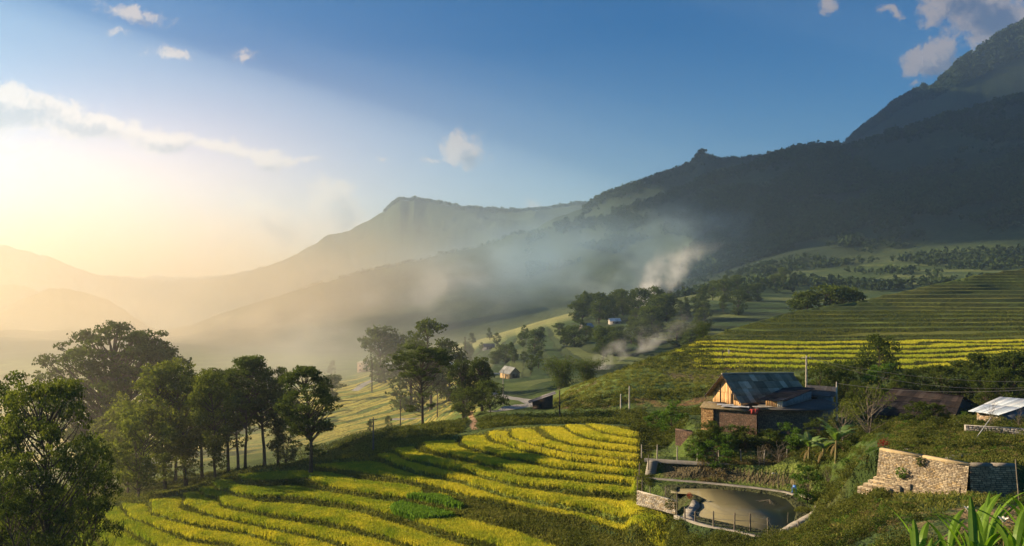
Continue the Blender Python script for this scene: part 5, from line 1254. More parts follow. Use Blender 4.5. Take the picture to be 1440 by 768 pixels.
# brick store below the gable, with junk on its roof
def brick_building(name, label, corners, z0, z1, cols, roof_z=None, over=.35, roofmat='roofing', roofcols=None, wallparts=True, parent=None):
    """corners: plan going round from front-left; walls coursed brick"""
    t = empty(name, (*corners[0], z0)); tag(t, label, 'building'); org = vv(*corners[0], z0)
    mb = MB(); n = len(corners)
    for i in range(2 if n == 4 else n-1): stone_face(mb, corners[i], corners[i+1], z1, z0, 0, rng, cols, .11, .3, .05, .015)
    ins = np.array(corners); c = ins.mean(0); ins = c+(ins-c)*.985
    mb.prism([tuple(p) for p in ins], z0, z1-.02, np.array(cols[0])*.8); o = mb.build('wall', 'masonry', t); o.location = tuple(-org)
    return t, org
BR = [(.20, .13, .095), (.24, .15, .11), (.17, .11, .08), (.27, .18, .13), (.19, .14, .11)]
def XY(px, Y): return ((px-720)/F*Y, Y)
# left dark store: px 985-1064
z1, z0 = -18.45, -22.6
cs = [XY(986, 117.5), XY(1064, 113.2), XY(1068, 117.6), XY(992, 121.5)]
t, org = brick_building('brick_store', 'low dark brick store below the sunlit gable, its roof strewn with white sheets', [cs[3], cs[0], cs[1], cs[2]], z0, z1, BR)
mb = MB(); mb.prism([XY(984, 117.0), XY(1066, 112.6), XY(1070, 118), XY(990, 122)], z1, z1+.12); o = mb.build('roof', 'hay', t); o.location = tuple(-org)
mb = MB(); stone_face(mb, XY(986, 117.25), XY(1003, 116.2), z1-.05, z0+.6, 0, rng, WARM, .12, .3, .05, .02)
o = mb.build('plaster_patch', 'masonry', t); o.location = tuple(-org)
# right brick block with slab roof: px 1066-1152
z1b = -18.15
cs2 = [XY(1066, 114.6), XY(1152, 113.6), XY(1165, 119.5), XY(1075, 120.0)]
t2, org2 = brick_building('brick_block', 'larger brown brick block with a flat overhanging slab roof, right of the dark store', [cs2[3], cs2[0], cs2[1], cs2[2]], z0, z1b, [(.32, .22, .165), (.37, .26, .19), (.27, .19, .14), (.40, .30, .22)])
mb = MB(); mb.prism([XY(1062, 114.0), XY(1100, 112.6), XY(1120, 112.2), XY(1172, 112.8), XY(1180, 117.5), XY(1160, 122), XY(1075, 121.5)], z1b, z1b+.16, (.10, .095, .09)); o = mb.build('roof', 'roofing', t2); o.location = tuple(-org2)
# small white annex with dark sloping roof on top of it
zt = z1b+.16
ax = [XY(1077, 115.3), XY(1101, 114.4), XY(1140, 121.5), XY(1112, 122.5)]
t3 = empty('annex', (*ax[0], zt)); tag(t3, 'small white and board annex with a dark tilted roof beside the farm house roof', 'building'); org3 = vv(*ax[0], zt)
mb = MB(); mb.prism([ax[1], tuple(vv(*ax[1])+vv(.1, .05)), tuple(vv(*ax[2])+vv(.1, .0)), ax[2]], zt, -16.9, (.42, .46, .50)); mb.prism(ax, zt, -16.95, (.42, .46, .50)); o = mb.build('wall', 'bluewhite', t3); o.location = tuple(-org3)
mb = MB(); a, b = vv(*ax[0]), vv(*ax[1])
for i in range(9):
    p, q = lerp(a, b, i/9), lerp(a, b, (i+.95)/9); f = vv(0, -.06-rng.uniform(0, .02)); cc = (.60, .58, .52) if i > 5 else np.array(WARM[i % 5])*.9
    mb.prism([tuple(p+f), tuple(q+f), tuple(q-f*.1), tuple(p-f*.1)], zt, -16.97, cc)
o = mb.build('front_wall', 'boards', t3); o.location = tuple(-org3)
mb = MB(); r4 = [(*XY(1065, 113.9), -16.98), (*XY(1106, 113.6), -17.1), (*XY(1146, 122.0), -16.55), (*XY(1108, 123.5), -16.35)]
quad_sheet(mb, r4[0], r4[1], r4[2], r4[3], 4, 4, [(.05, .045, .045), (.07, .06, .06)], rng); o = mb.build('roof', 'roofing', t3); o.location = tuple(-org3)
# low bluish building behind, between annex and pole
t4 = empty('low_shed', (*XY(1135, 124), -18)); tag(t4, 'low bluish grey shed with a dark roof behind the slab roof', 'building'); org4 = vv(*XY(1135, 124), -18)
mb = MB(); mb.prism([XY(1132, 123.5), XY(1168, 122.5), XY(1172, 127), XY(1138, 128)], -21, -17.6, (.3, .3, .3)); o = mb.build('wall', 'bluewhite', t4); o.location = tuple(-org4)
mb = MB(); quad_sheet(mb, (*XY(1128, 123), -17.65), (*XY(1174, 122), -17.75), (*XY(1178, 127), -17.0), (*XY(1134, 128.5), -16.9), 6, 2, [(.12, .11, .10), (.15, .14, .13)], rng); o = mb.build('roof', 'roofing', t4); o.location = tuple(-org4)
mb = MB(); mb.prism([XY(1141, 122.9), XY(1149, 122.7), XY(1149, 122.8), XY(1141, 123.0)], -18.4, -17.9); o = mb.build('window', 'dark', t4); o.location = tuple(-org4)
# junk on the roofs: each piece a thing
JK = 'odd bits lying on the store roof'
for i, (px, Y, z, sz, rz, mat, nm, lab) in enumerate([
    (1034, 116.0, -18.2, (3.6, 1.3, .06), -.35, 'tarp', 'white_sheet', 'largest white sheet lying on the dark store roof'),
    (1020, 117.4, -18.15, (2.2, .9, .06), -.3, 'tarp', 'white_sheet', 'smaller white sheet at the left on the dark store roof'),
    (1072, 113.8, -17.85, (2.6, .7, .06), .1, 'white', 'white_sheet', 'narrow white sheet along the front edge of the slab roof'),
    (1050, 116.3, -18.1, (1.4, .5, .25), .4, 'darkwood', 'timber_stack', 'dark timber stack between the store and the gable'),
    (1008, 118.6, -18.1, (2.4, .35, .18), -.4, 'greywood', 'timber_stack', 'pale planks piled at the foot of the sunlit gable')]):
    m_ = MB()
    for k in range(4 if 'stack' in nm else 1):
        n_ = 8; g = np.array([[x_, y_] for x_ in np.linspace(-.5, .5, n_) for y_ in np.linspace(-.5, .5, n_)]); zz = .08*fbm(g[:, 0]*3, g[:, 1]*3, .8, 2, i) if 'sheet' in nm else g[:, 0]*0
        if 'sheet' in nm:
            V = np.c_[g*np.array(sz[:2]), zz+.06]; V2 = V-vv(0, 0, .05); q = np.arange(64).reshape(8, 8); Fq = np.stack([q[:-1, :-1], q[1:, :-1], q[1:, 1:], q[:-1, 1:]], -1).reshape(-1, 4)
            m_.raw(V, Fq); m_.raw(V2, Fq[:, ::-1])
        else: m_.box((0, (k-1.5)*sz[1]*.3, .06+.07*(k % 2)), (sz[0]*rng.uniform(.8, 1.1), sz[1]*.22, .07))
    o = m_.build(nm, mat); o.location = (*XY(px, Y), z); o.rotation_euler = (0, 0, rz); tag(o, lab, 'sheet' if 'sheet' in nm else 'timber')
for i, (px, lab, mat) in enumerate([(1058.5, 'left red garment hanging over the edge of the store roof', 'red_cloth'), (1063.5, 'right red and pale garment hanging over the edge of the store roof', 'red_cloth')]):
    m_ = MB(); m_.box((0, 0, -.28), (.42, .07, .62), taper=1.1); m_.box((-.26, 0, -.05), (.18, .07, .28), ry=.6); m_.box((.26, 0, -.05), (.18, .07, .28), ry=-.6)
    o = m_.build('laundry', mat); o.location = (*XY(px, 112.6), -18.0-.0); tag(o, lab, 'laundry')
# long dark-roofed house on the right
l0 = XY(1240, 131); t5 = empty('dark_house', (*l0, -20.5)); org5 = vv(*l0, -20.5); tag(t5, 'long low house with a dark brown roof half hidden by bushes on the right', 'house')
zr5, ze5 = -18.4, -20.6
rA, rB = vv(*XY(1255, 134), zr5+.35), vv(*XY(1355, 127), zr5); eA, eB = vv(*XY(1215, 124), ze5+.2), vv(*XY(1341, 119.5), ze5); bA, bB = vv(*XY(1290, 141), ze5+.4), vv(*XY(1376, 133), ze5)
mb = MB(); quad_sheet(mb, eA, eB, rB, rA, 16, 4, [(.060, .048, .042), (.078, .060, .052), (.05, .042, .038), (.09, .075, .065)], rng); quad_sheet(mb, bA, bB, rB, rA, 12, 3, [(.05, .045, .04), (.06, .05, .045)], rng)
o = mb.build('roof', 'roofing', t5); o.location = tuple(-org5)
mb = MB(); gA = eB+vv(-.5, .6, 0); gB = bB+vv(-.6, -.3, 0); gR = rB+vv(-.6, 0, -.15)
mb.raw([gA-vv(0, 0, 3), gB-vv(0, 0, 3), gB, gR, gA], [[0, 1, 2], [0, 2, 4], [4, 2, 3]], (.05, .04, .035)); a2 = eA+vv(1, .8, 0)
mb.raw([gA-vv(0, 0, 3), gA, a2, a2-vv(0, 0, 3)], [[0, 1, 2, 3]], (.09, .07, .055)); o = mb.build('wall', 'masonry', t5); o.location = tuple(-org5)
mb = MB(); mb.box(tuple((gA+gB)/2+vv(.06, 0, -1.3)), (.1, 1.6, 1.9), rz=math.atan2(*(gB-gA)[:2][::-1])-math.pi/2); o = mb.build('door', 'dark', t5); o.location = tuple(-org5)
# shed with the metal roof
s0 = XY(1380, 106); t6 = empty('metal_roofed_shed', (*s0, -19.5)); org6 = vv(*s0, -19.5); tag(t6, 'small block shed with a shiny blue grey metal roof at the right border', 'shed')
mb = MB(); quad_sheet(mb, (*XY(1362, 104.5), -16.95), (*XY(1407, 99.0), -16.25-.25), (*XY(1466, 106), -15.85), (*XY(1405, 113), -16.45), 10, 2, [(.30, .36, .44), (.38, .44, .52), (.46, .50, .56), (.26, .31, .38)], rng, .02, .25)
o = mb.build('roof', 'sheet', t6); o.location = tuple(-org6)
f0, f1, f2, f3 = XY(1374, 104.9), XY(1408, 100.2), XY(1462, 106), XY(1410, 111)
mb = MB(); stone_face(mb, f0, f1, -16.85, -19.3, 0, rng, [(.34, .25, .17), (.42, .34, .25), (.28, .2, .14), (.5, .44, .36)], .2, .4, .05, .03)
cM = np.mean([f0, f1, f2, f3], 0); mb.prism([tuple(cM+(np.array(p)-cM)*.97) for p in (f0, f1, f2, f3)], -19.3, -16.9, (.16, .19, .23)); o = mb.build('wall', 'masonry', t6); o.location = tuple(-org6)
# half buried brick wall left of the farm and dark shelter
mb = MB(); stone_face(mb, XY(950, 117), XY(974, 115.5), -21.5, -23.6, 0, rng, BR, .12, .3, .06, .02); a, b = vv(*XY(950, 117)), vv(*XY(974, 115.5))
mb.prism([tuple(a+vv(0, .03)), tuple(b+vv(0, .03)), tuple(b+vv(.2, 1.2)), tuple(a+vv(.2, 1.2))], -23.6, -21.52, (.12, .08, .06)); tag(mb.build('brick_wall', 'masonry'), 'small reddish brick wall half buried in shrubs left of the brick store', 'wall')

# roadside hut
hx0, hy0, hz0 = hit(760, 575, 165); t7 = empty('roadside_hut', (hx0, hy0, hz0)); tag(t7, 'small dark hut with a single pitched roof beside the road bend', 'hut'); k7 = hy0/F
mb = MB(); mb.prism([(-1.7, -1.4), (2.6, -1.4), (2.6, 1.6), (-1.7, 1.6)], -1, [1.5, 3.0, 3.0, 1.5], (.05, .05, .06)); mb.build('wall', 'darkwood', t7)
mb = MB(); quad_sheet(mb, (-2.4, -1.8, 1.45), (-2.4, 1.9, 1.45), (3.1, 1.9, 3.45), (3.1, -1.8, 3.45), 4, 2, [(.10, .10, .115), (.13, .13, .15)], rng); mb.build('roof', 'roofing', t7)
mb = MB(); mb.box((-.2, -1.43, .5), (1.1, .06, 1.5)); mb.build('door', 'dark', t7)
def small_house(name, label, px, py, ymin, w, d, h, rh, rz, wallc, roofc, group=None, win=2, cat='house'):
    x, y, z = hit(px, py, ymin); t = empty(name, (x, y, z), rz); tag(t, label, cat, group)
    mb = MB(); mb.prism([(-w/2, -d/2), (w/2, -d/2), (w/2, d/2), (-w/2, d/2)], -2, h, wallc)
    for s in (-1, 1): mb.raw([(s*w/2, -d/2, h), (s*w/2, d/2, h), (s*w/2, 0, h+rh)], [[0, 1, 2]], wallc)
    mb.build('wall', 'masonry', t); mb = MB(); e = .5
    for s in (-1, 1): quad_sheet(mb, (-w/2-e, s*(d/2+e), h-e*rh/d*2), (w/2+e, s*(d/2+e), h-e*rh/d*2), (w/2+e, 0, h+rh), (-w/2-e, 0, h+rh), max(3, int(w/2)), 2, roofc, rng, .03, .5)
    mb.build('roof', 'roofing', t)
    for i in range(win):
        mb = MB(); mb.box((-w/2+w*(i+.7)/(win+.4), -d/2-.03, h*.55), (.9, .08, .9)); mb.build('window', 'dark', t)
    mb = MB(); mb.box((w*.08-w*.02, -d/2-.03, h*.36), (.9, .09, h*.7)); mb.build('door', 'darkwood', t)
    for i in range(1):
        mb = MB(); mb.box((w/2+.03, 0, h*.5), (.08, d*.5, h*.6)); mb.build('opening', 'dark', t)
    return t
small_house('road_house', 'small ochre house with a grey gabled roof by the road beyond the bend', 717, 532, 300, 9, 5.6, 3.0, 2.6, R(-58), (.32, .23, .12), [(.20, .21, .22), (.24, .25, .26)])
small_house('hill_house', 'tiny house with a pale blue roof among the trees on the middle ridge', 864, 456, 500, 8, 6, 2.5, 1.8, R(10), (.3, .28, .26), [(.5, .55, .62), (.55, .6, .68)])
small_house('hill_house', 'tiny grey-roofed house in the trees left of the pale-roofed one on the ridge', 824, 464, 500, 10, 6, 2.6, 2.2, R(40), (.25, .24, .22), [(.3, .32, .35)])
small_house('hill_house', 'small dark-roofed house near the foot of the misty ridge', 687, 492, 450, 8, 6, 2.6, 2.0, R(15), (.2, .2, .2), [(.12, .13, .15)])
small_house('valley_house', 'hazy pale-roofed house right of the far brick building', 545, 521, 300, 12, 7, 3, 2, R(-5), (.35, .33, .3), [(.5, .5, .5), (.45, .46, .48)])
small_house('valley_house', 'hazy white-roofed house between the far brick building and the flat-crowned tree', 566, 519, 300, 10, 6, 3, 2, R(12), (.4, .38, .34), [(.6, .6, .6)])
small_house('valley_house', 'low pale blue-roofed house right behind the flat-crowned tree', 638, 520, 300, 9, 6, 3, 1.6, R(5), (.35, .37, .4), [(.45, .55, .65)])
x, y, z = hit(514, 523, 300); t8 = empty('brick_building', (x, y, z)); tag(t8, 'far two-storey flat-roofed brick building fading in the mist above the valley road', 'building')
mb = MB(); mb.prism([(-5, -3), (4, -4), (5, 3), (-4, 4)], -2, 6.2, (.30, .22, .17)); mb.build('wall', 'masonry', t8)
mb = MB(); mb.prism([(-5.3, -3.3), (4.3, -4.3), (5.3, 3.3), (-4.3, 4.3)], 6.2, 6.6, (.4, .38, .35)); mb.prism([(0, -1), (3.5, -1), (3.5, 2), (0, 2)], 6.6, 8.2, (.4, .38, .35)); mb.build('roof', 'concrete', t8)
for i in range(3):
    for j in range(2): mb = MB(); mb.box((-3.2+i*2.9, -3.3-.11*i, 1.5+j*2.9), (1.1, .12, 1.2), rz=-.11); mb.build('window', 'dark', t8)

# ---------------------------------------------------------------- people on the ripe terraces
def person(px, py, ymin, label, cloth, pose, hat):
    x, y, z = hit(px, py, ymin); z = H(x, y)
    rz = pose.get('rz', 0); b = pose.get('bend', 0)
    J = {}; hip = vv(0, 0, .86); cb, sb = math.cos(b), math.sin(b)
    up = lambda l: hip+vv(0, -sb*l, cb*l)
    verts = [hip, up(.25), up(.48), up(.58), up(.74)]; rad = [.15, .14, .16, .06, .10]; ed = [(0, 1), (1, 2), (2, 3), (3, 4)]
    for s in (-1, 1):
        i = len(verts); verts += [hip+vv(s*.10, 0, -.05), vv(s*.12, -.06*pose.get('step', 1)*s, .46), vv(s*.12, .08*s*pose.get('step', 1), .07), vv(s*.12, .08*s*pose.get('step', 1)-.14, .03)]
        rad += [.10, .065, .045, .04]; ed += [(0, i), (i, i+1), (i+1, i+2), (i+2, i+3)]
        i = len(verts); sh = up(.50)+vv(s*.18, 0, 0); el = sh+vv(s*.06, -.05-sb*.1, -.26); ha = el+vv(-s*.02, -.16, -.20)
        verts += [sh, el, ha]; rad += [.065, .048, .04]; ed += [(2, i), (i, i+1), (i+1, i+2)]
    me = bpy.data.meshes.new('person'); me.from_pydata([tuple(v) for v in verts], ed, []); o = objm('person', me, None, (x, y, z)); o.rotation_euler = (0, 0, rz)
    sk = o.modifiers.new('skin', 'SKIN'); sk.use_smooth_shade = True
    for v_, r_ in zip(me.skin_vertices[0].data, rad): v_.radius = (r_, r_)
    me.skin_vertices[0].data[0].use_root = True
    o.modifiers.new('sub', 'SUBSURF').levels = 1; o.modifiers['sub'].render_levels = 1; me.materials.append(M[cloth]); tag(o, label, 'person')
    hd = up(.76); m_ = MB(); q = []
    for i in range(6):
        f = i/5; q.append(hd+vv(0, 0, -.11+.23*f))
    m_.tube(q, [.04, .085, .1, .1, .08, .03], 10); hdo = m_.build('face', 'skin', o, smooth=True)
    m_ = MB(); m_.tube([hd+vv(0, 0, .04), hd+vv(0, 0, .08), hd+vv(0, .01, .2)], [.24 if hat else .11, .2 if hat else .115, .03], 12); m_.build('hat', 'hay' if hat else 'cloth_dark', o)
person(1016, 501, 205, 'person in dark clothes bending over the ripe hillside rice beside the standing one', 'cloth_dark', {'bend': 1.0, 'rz': .8}, True)
person(1025, 500, 205, 'person in a pale jacket standing upright on the ripe hillside terrace', 'cloth_pale', {'bend': .12, 'rz': -.4}, False)

# ---------------------------------------------------------------- banana plants
def leaf_blade(ac, base, az, length, width, rise, droop, rng, segs=12, notch=.0, tint=None, fold=.25):
    """arching leaf with a folded midrib, edges torn where notch > 0"""
    t = np.linspace(0, 1, segs+1); d = vv(math.cos(az), math.sin(az), 0); s = vv(-math.sin(az), math.cos(az), 0)
    an = rise-droop*t**1.3; st = length/segs; P = [np.array(base, float)]
    for i in range(segs): P.append(P[-1]+(d*math.cos(an[i])+vv(0, 0, 1)*math.sin(an[i]))*st)
    P = np.array(P); w = width*.5*np.sin(np.pi*np.clip(t*.93+.05, 0, 1))**.7; nrm = np.array([-d*math.sin(a)+vv(0, 0, 1)*math.cos(a) for a in an])
    tw = (rng.normal(0, .12) if tint is None else tint)
    for sd_ in (-1, 1):
        for i in range(segs):
            g = (rng.uniform(0, notch) if notch else 0); sh = rng.normal(0, .10*notch) if notch else 0
            a, b = P[i], P[i+1]; ws, we = w[i], w[i+1]
            o1 = a+s*sd_*ws-nrm[i]*ws*(fold+sh); o2 = b+s*sd_*we-nrm[i+1]*we*(fold+sh); o1 = lerp(o1, o2, g*.5); V = np.array([a, b, o2, o1])
            tt = np.clip(np.array([.62, .62, .4, .4])+tw+rng.normal(0, .05), 0, 1); ac.add(V, [[0, 1, 2, 3]], tt)
    return P
def banana(px, Y, label, seed, hs=2.6, n=9, L=2.7, base=None):
    rg = np.random.default_rng(seed); loc = G(px, Y) if base is None else base; t = empty('banana_plant', loc); tag(t, label, 'banana plant')
    m_ = MB(); m_.tube([(0, 0, -.3), (.05, 0, hs*.5), (.1, 0, hs)], [.17, .14, .09], 9); m_.build('trunk', 'stem', t, smooth=True)
    for i in range(n):
        ac = Acc(); az = i*2.4+rg.normal(0, .3); rs = rg.uniform(.7, 1.35); P = leaf_blade(ac, (.1, 0, hs-.15), az, L*rg.uniform(.75, 1.1), 1.05*rg.uniform(.8, 1.1), rs, rg.uniform(1.1, 2.1), rg, 16, .8)
        lf = ac.obj('leaf', M['banana'], t); m_ = MB(); m_.tube(P, np.linspace(.035, .008, len(P)), 5); m_.build('midrib', 'stem', lf)
    m_ = MB()
    ac = Acc()
    for i in range(4): leaf_blade(ac, (.08, 0, hs-.5), i*1.7+.5, 1.9, .35, -.3, 1.2, rg, 10, .9)
    ac.obj('dead_leaves', M['dryleaf'], t)
def gb(px, py): x_, y_, z_ = hit(px, py, 88); return (x_, y_, H(x_, y_))
banana(1138, 104, 'left banana plant in front of the brick block, with pale drooping leaves', 1, 2.0, 9, 2.6, gb(1137, 652))
banana(1174, 102, 'right and taller banana plant in front of the brick block', 2, 2.7, 10, 3.3, gb(1175, 655))
banana(1158, 106, 'small banana plant between the two larger ones', 3, 1.5, 7, 2.2, gb(1157, 652))
banana(1053, 152, 'distant banana plant behind the ridge of the farm house roof', 4, 2.6, 8, 2.6)
# ---------------------------------------------------------------- long-leaved plants right below the camera
def ginger(px, Y, top, label, seed, n=14, az0=0, lean=(0, 0), L=.50, wd=.058):
    rg = np.random.default_rng(seed); x = (px-720)/F*Y; z = H(x, Y); h = (384-top)/F*Y-z-.28*L/.55; t = empty('long_leaved_plant', (x, Y, z)); tag(t, label, 'plant')
    s = np.linspace(0, 1, 8); St = np.stack([lean[0]*s**1.6, lean[1]*s**1.6, h*s], 1); m_ = MB(); m_.tube(St-vv(0, 0, 0), np.linspace(.014, .006, 8), 6); m_.build('stem', 'stem', t, smooth=True)
    for i in range(n):
        f = .3+.7*(i+1)/n; b = vv(*[np.interp(f, s, St[:, j]) for j in range(3)]); az = az0+(i % 2)*math.pi+rg.normal(0, .45)
        ac = Acc(); leaf_blade(ac, b, az, L*rg.uniform(.7, 1.1)*(1.1-.35*abs(f-.6)), wd*rg.uniform(.8, 1.15), 1.35-.5*(1-f)+rg.normal(0, .08), 1.2*rg.uniform(.5, 1.3), rg, 14, 0, fold=.35); ac.obj('leaf', M['ginger'], t, True)
    return vv(x, Y, z)+St[-1]
GP = [(1288, 7.6, 742, 'leftmost leafy shoot at the bottom border, barely reaching into the picture', 1, 10, .3), (1330, 7.4, 728, 'second leafy shoot from the left at the bottom border, with upright blades', 2, 12, .5), (1352, 7.2, 712, 'upright shoot with long yellow green blades in the middle of the bottom right plants', 3, 14, .2), (1372, 7.0, 722, 'bushy shoot right of the middle one among the bottom right plants', 4, 14, -.3),
      (1396, 6.8, 716, 'shoot leaning towards the flower bud in the bottom right corner', 5, 14, .6), (1424, 6.6, 690, 'tall shoot with arching blades near the right border', 6, 16, .1), (1448, 6.4, 676, 'tallest shoot, cut off by the right border', 7, 16, .4), (1410, 6.2, 745, 'low front shoot in the bottom right corner', 8, 14, 1.0), (1446, 6.0, 735, 'lowest front shoot at the very corner of the picture', 9, 14, .8), (1312, 7.0, 752, 'small shoot between the two leftmost ones at the bottom border', 10, 10, 1.3)]
for px, Y, top, lab, sd_, n, az in GP:
    tip = ginger(px, Y, top, lab, sd_, n+3, az, (np.random.default_rng(sd_).normal(0, .12), 0))
for px, Y, py, lab in [(1411, 6.5, 733, 'white flower bud on a stalk among the long-leaved plants'), (1362, 7.1, 718, 'small withered flower head above the middle long-leaved shoot')]:
    x = (px-720)/F*Y; z = (384-py)/F*Y; zb = H(x, Y); t = empty('flower', (x, Y, zb)); tag(t, lab, 'flower'); h = z-zb
    MB().tube([(0, 0, 0), (.01, 0, h*.5), (0, 0, h)], [.006, .005, .004], 5).build('stem', 'stem', t)
    ac = Acc(); rg = np.random.default_rng(3)
    for i in range(6): leaf_blade(ac, (0, 0, h-.01), i*1.05, .06, .028, 1.2, 1.2, rg, 6, 0, .5)
    ac.obj('petals', M['flower'], t)
# ---------------------------------------------------------------- haze (air of the valley)
def vol_mat(name, color, dens, aniso):
    m = bpy.data.materials.new(name); m.use_nodes = True; t = m.node_tree
    for n in list(t.nodes): t.nodes.remove(n)
    v = t.nodes.new('ShaderNodeVolumePrincipled'); o = t.nodes.new('ShaderNodeOutputMaterial')
    v.inputs['Color'].default_value = color; v.inputs['Density'].default_value = dens; v.inputs['Anisotropy'].default_value = aniso
    t.links.new(v.outputs[0], o.inputs['Volume']); return m
def box_mesh(name, lo, hi, mat):
    V = np.array([(x, y, z) for x in (lo[0], hi[0]) for y in (lo[1], hi[1]) for z in (lo[2], hi[2])])
    Fq = np.array([[0, 1, 3, 2], [4, 6, 7, 5], [0, 4, 5, 1], [2, 3, 7, 6], [0, 2, 6, 4], [1, 5, 7, 3]])
    return mesh_np(name, V, Fq, mat)
HAZE_D = 1.15e-4
zlo = float(Z.min())-1.5; zhi = float(Z.max())+12
hz = objm('haze', box_mesh('haze', (GX.min()-50, -60, zlo), (GX.max()+50, 11300, zhi), vol_mat('haze_air', (.55, .76, 1.0, 1), HAZE_D, .45)))
tag(hz, kind='stuff')
print('Z range', Z.min(), Z.max())
# ---------------------------------------------------------------- smoke and mist
def smoke_mat(name, color, dens, h, drift, r0, r1, nscale, aniso=.15, thr=(.42, .62), pw=1.4):
    """plume that starts narrow at the origin and widens along the drift"""
    m = bpy.data.materials.new(name); m.use_nodes = True; t = NT(m.node_tree)
    for n in list(m.node_tree.nodes): m.node_tree.nodes.remove(n)
    tcn = t.new('ShaderNodeTexCoord'); sp_ = t.new('ShaderNodeSeparateXYZ'); t.t.links.new(tcn.outputs['Object'], sp_.inputs[0])
    w = t.vm('SCALE', t.vm('SUBTRACT', t.noise(tcn.outputs['Object'], nscale*.6, 3, .5, col=True), (.5, .5, .5)), scale=r1*1.1)
    P = t.vm('ADD', tcn.outputs['Object'], w); s2 = t.new('ShaderNodeSeparateXYZ'); t.t.links.new(P, s2.inputs[0])
    f = t.m('DIVIDE', s2.outputs[2], h, clamp=True); fp = t.m('POWER', f, pw)
    dx_ = t.m('SUBTRACT', s2.outputs[0], t.m('MULTIPLY', fp, drift[0])); dy_ = t.m('SUBTRACT', s2.outputs[1], t.m('MULTIPLY', fp, drift[1]))
    d = t.m('SQRT', t.m('ADD', t.m('MULTIPLY', dx_, dx_), t.m('MULTIPLY', dy_, dy_))); rr_ = t.m('MULTIPLY_ADD', f, r1-r0, r0)
    core = t.m('SUBTRACT', 1.0, t.m('DIVIDE', d, rr_), clamp=True); n = t.ss(t.noise(tcn.outputs['Object'], nscale, 5, .65), thr[0], thr[1])
    fade = t.m('MULTIPLY', t.ss(f, 1.0, .45), t.ss(sp_.outputs[2], 0, h*.02))
    thin = t.m('DIVIDE', 1.0, t.m('MULTIPLY_ADD', f, 2.5, 1.0))
    den = t.m('MULTIPLY', t.m('MULTIPLY', t.m('MULTIPLY', t.m('POWER', core, .8), n), fade), t.m('MULTIPLY', thin, dens))
    v = t.new('ShaderNodeVolumePrincipled'); v.inputs['Color'].default_value = color; v.inputs['Anisotropy'].default_value = aniso
    t.t.links.new(den, v.inputs['Density']); o = t.new('ShaderNodeOutputMaterial'); t.t.links.new(v.outputs[0], o.inputs['Volume']); return m
def plume(label, px, py, Y, h, drift, r0, r1, dens, nsc, color=(1, 1, 1, 1), **k):
    x = (px-720)/F*Y; z = (384-py)/F*Y
    lo = (min(-r0, drift[0]-r1)*1.1, min(-r0, drift[1]-r1), 0); hi = (max(r0, drift[0]+r1)*1.1, max(r0, drift[1]+r1), h*1.05)
    lo = (min(lo[0], -r1*.8), lo[1], 0); hi = (max(hi[0], r1*.8), hi[1], hi[2])
    o = objm('smoke', box_mesh('smoke', lo, hi, smoke_mat('smoke', color, dens, h, drift, r0, r1, nsc, **k)), None, (x, Y, z)); tag(o, kind='stuff'); return o
plume('', 890, 444, 720, 66, (58, 0), 5, 34, .16, .05, thr=(.38, .64))
plume('', 903, 438, 712, 36, (26, 0), 8, 20, .20, .08)
plume('', 842, 520, 330, 20, (44, 20), 5, 16, .22, .10, color=(1, 1, 1, 1))
plume('', 872, 502, 420, 36, (60, 30), 12, 30, .007, .05, color=(.85, .94, 1, 1))
def mist(px, py, Y, sx, sy, sz, dens, nsc, color, aniso, thr=(.3, .7), seed=0.0):
    """bank of mist or drifting smoke: an ellipsoid thinning to nothing at its edge"""
    x = (px-720)/F*Y; z = (384-py)/F*Y
    m = bpy.data.materials.new('mist'); m.use_nodes = True; t = NT(m.node_tree)
    for n in list(m.node_tree.nodes): m.node_tree.nodes.remove(n)
    tcn = t.new('ShaderNodeTexCoord'); P = t.vm('MULTIPLY', tcn.outputs['Object'], (1/sx, 1/sy, 1/sz))
    r = t.vm('LENGTH', P); core = t.m('SUBTRACT', 1.0, r, clamp=True); core = t.m('MULTIPLY', core, core)
    nz = t.ss(t.noise(t.vm('ADD', t.vm('MULTIPLY', tcn.outputs['Object'], (1, .5, 1.5)), (seed*100, 0, 0)), nsc, 4, .6, .3), thr[0], thr[1])
    v = t.new('ShaderNodeVolumePrincipled'); v.inputs['Color'].default_value = color; v.inputs['Anisotropy'].default_value = aniso
    t.t.links.new(t.m('MULTIPLY', t.m('MULTIPLY', core, nz), dens), v.inputs['Density']); o = t.new('ShaderNodeOutputMaterial'); t.t.links.new(v.outputs[0], o.inputs['Volume'])
    ob = objm('mist', box_mesh('mist', (-sx, -sy, -sz), (sx, sy, sz), m), None, (x, Y, z)); tag(ob, kind='stuff'); return ob
mist(40, 395, 1700, 1300, 1000, 330, .0020, .003, (1, .80, .52, 1), .5, (.15, .6), 1)  # orange mist colours carry the warm sunlight of the left side
mist(400, 430, 1500, 600, 500, 200, .0032, .005, (1, .88, .70, 1), .45, (.3, .65), 2)
mist(780, 375, 1350, 420, 380, 150, .0036, .006, (.50, .75, 1, 1), .3, (.34, .66), 3)
mist(480, 490, 520, 160, 150, 46, .009, .015, (1, .97, .92, 1), .5, (.35, .7), 4)
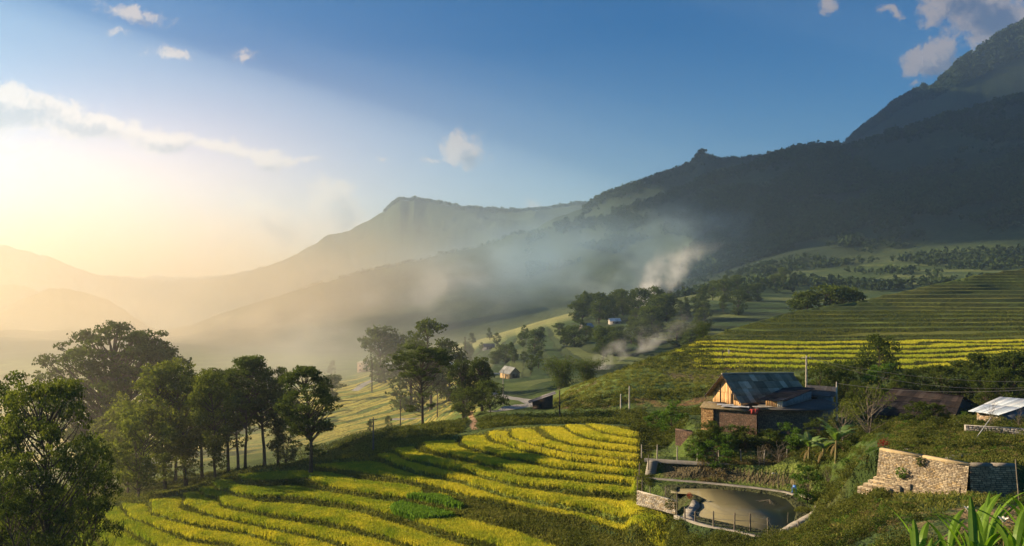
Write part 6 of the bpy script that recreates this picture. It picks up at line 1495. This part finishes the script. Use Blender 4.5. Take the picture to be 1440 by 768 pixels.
mist(130, 540, 190, 110, 125, 50, .011, .012, (1, .90, .74, 1), .5, (.2, .8), 5)
mist(610, 410, 1250, 190, 160, 70, .0075, .014, (.95, .95, .95, 1), .35, (.42, .72), 6)
mist(700, 350, 1500, 300, 200, 90, .0045, .010, (.58, .8, 1, 1), .3, (.42, .70), 7)
mist(860, 395, 1000, 120, 120, 60, .0070, .018, (.75, .9, 1, 1), .3, (.40, .70), 8)
mist(330, 450, 1100, 260, 200, 60, .0060, .012, (1, .88, .70, 1), .45, (.40, .72), 9)
mist(960, 330, 1500, 220, 150, 110, .0045, .012, (.55, .78, 1, 1), .3, (.42, .70), 10)
# unseen clouds added west of the valley to shade the right-hand mountain
def shade_cloud(loc, r, seed, label):
    n, m = 90, 60; th = np.linspace(0, 2*np.pi, n, endpoint=False); ph = np.linspace(0.02, np.pi-.02, m)
    Tt, Pp = np.meshgrid(th, ph); d = np.stack([np.sin(Pp)*np.cos(Tt), np.sin(Pp)*np.sin(Tt), np.cos(Pp)], -1)
    q = 1+.30*fbm(d[..., 0]*r[0]+d[..., 2]*300, d[..., 1]*r[1], 260, 5, seed); q[:, :] *= 1
    V = d*q[..., None]*np.array(r); V[..., 2] = np.where(V[..., 2] < 0, V[..., 2]*.45, V[..., 2]); i = np.arange(m*n).reshape(m, n); j = np.roll(i, -1, 1)
    o = objm('shade_cloud', mesh_np('shade_cloud', V.reshape(-1, 3), np.stack([i[:-1], i[1:], j[1:], j[:-1]], -1).reshape(-1, 4), SHADE_CLOUD_M, True), None, loc); tag(o, kind='stuff')
SHADE_CLOUD_M = leaf_mat('shade_cloud_white', (.8, .8, .8), (.8, .8, .8), .3)
shade_cloud((-2900, 2350, 1420), (620, 520, 150), 1, ''); shade_cloud((-2150, 2500, 1400), (650, 520, 160), 2, ''); shade_cloud((-2500, 3150, 1450), (700, 520, 150), 3, ''); shade_cloud((-1750, 3250, 1450), (520, 480, 140), 4, '')
shade_cloud((-2750, 1760, 1400), (620, 330, 130), 5, ''); shade_cloud((-2050, 1830, 1380), (520, 330, 130), 6, '')
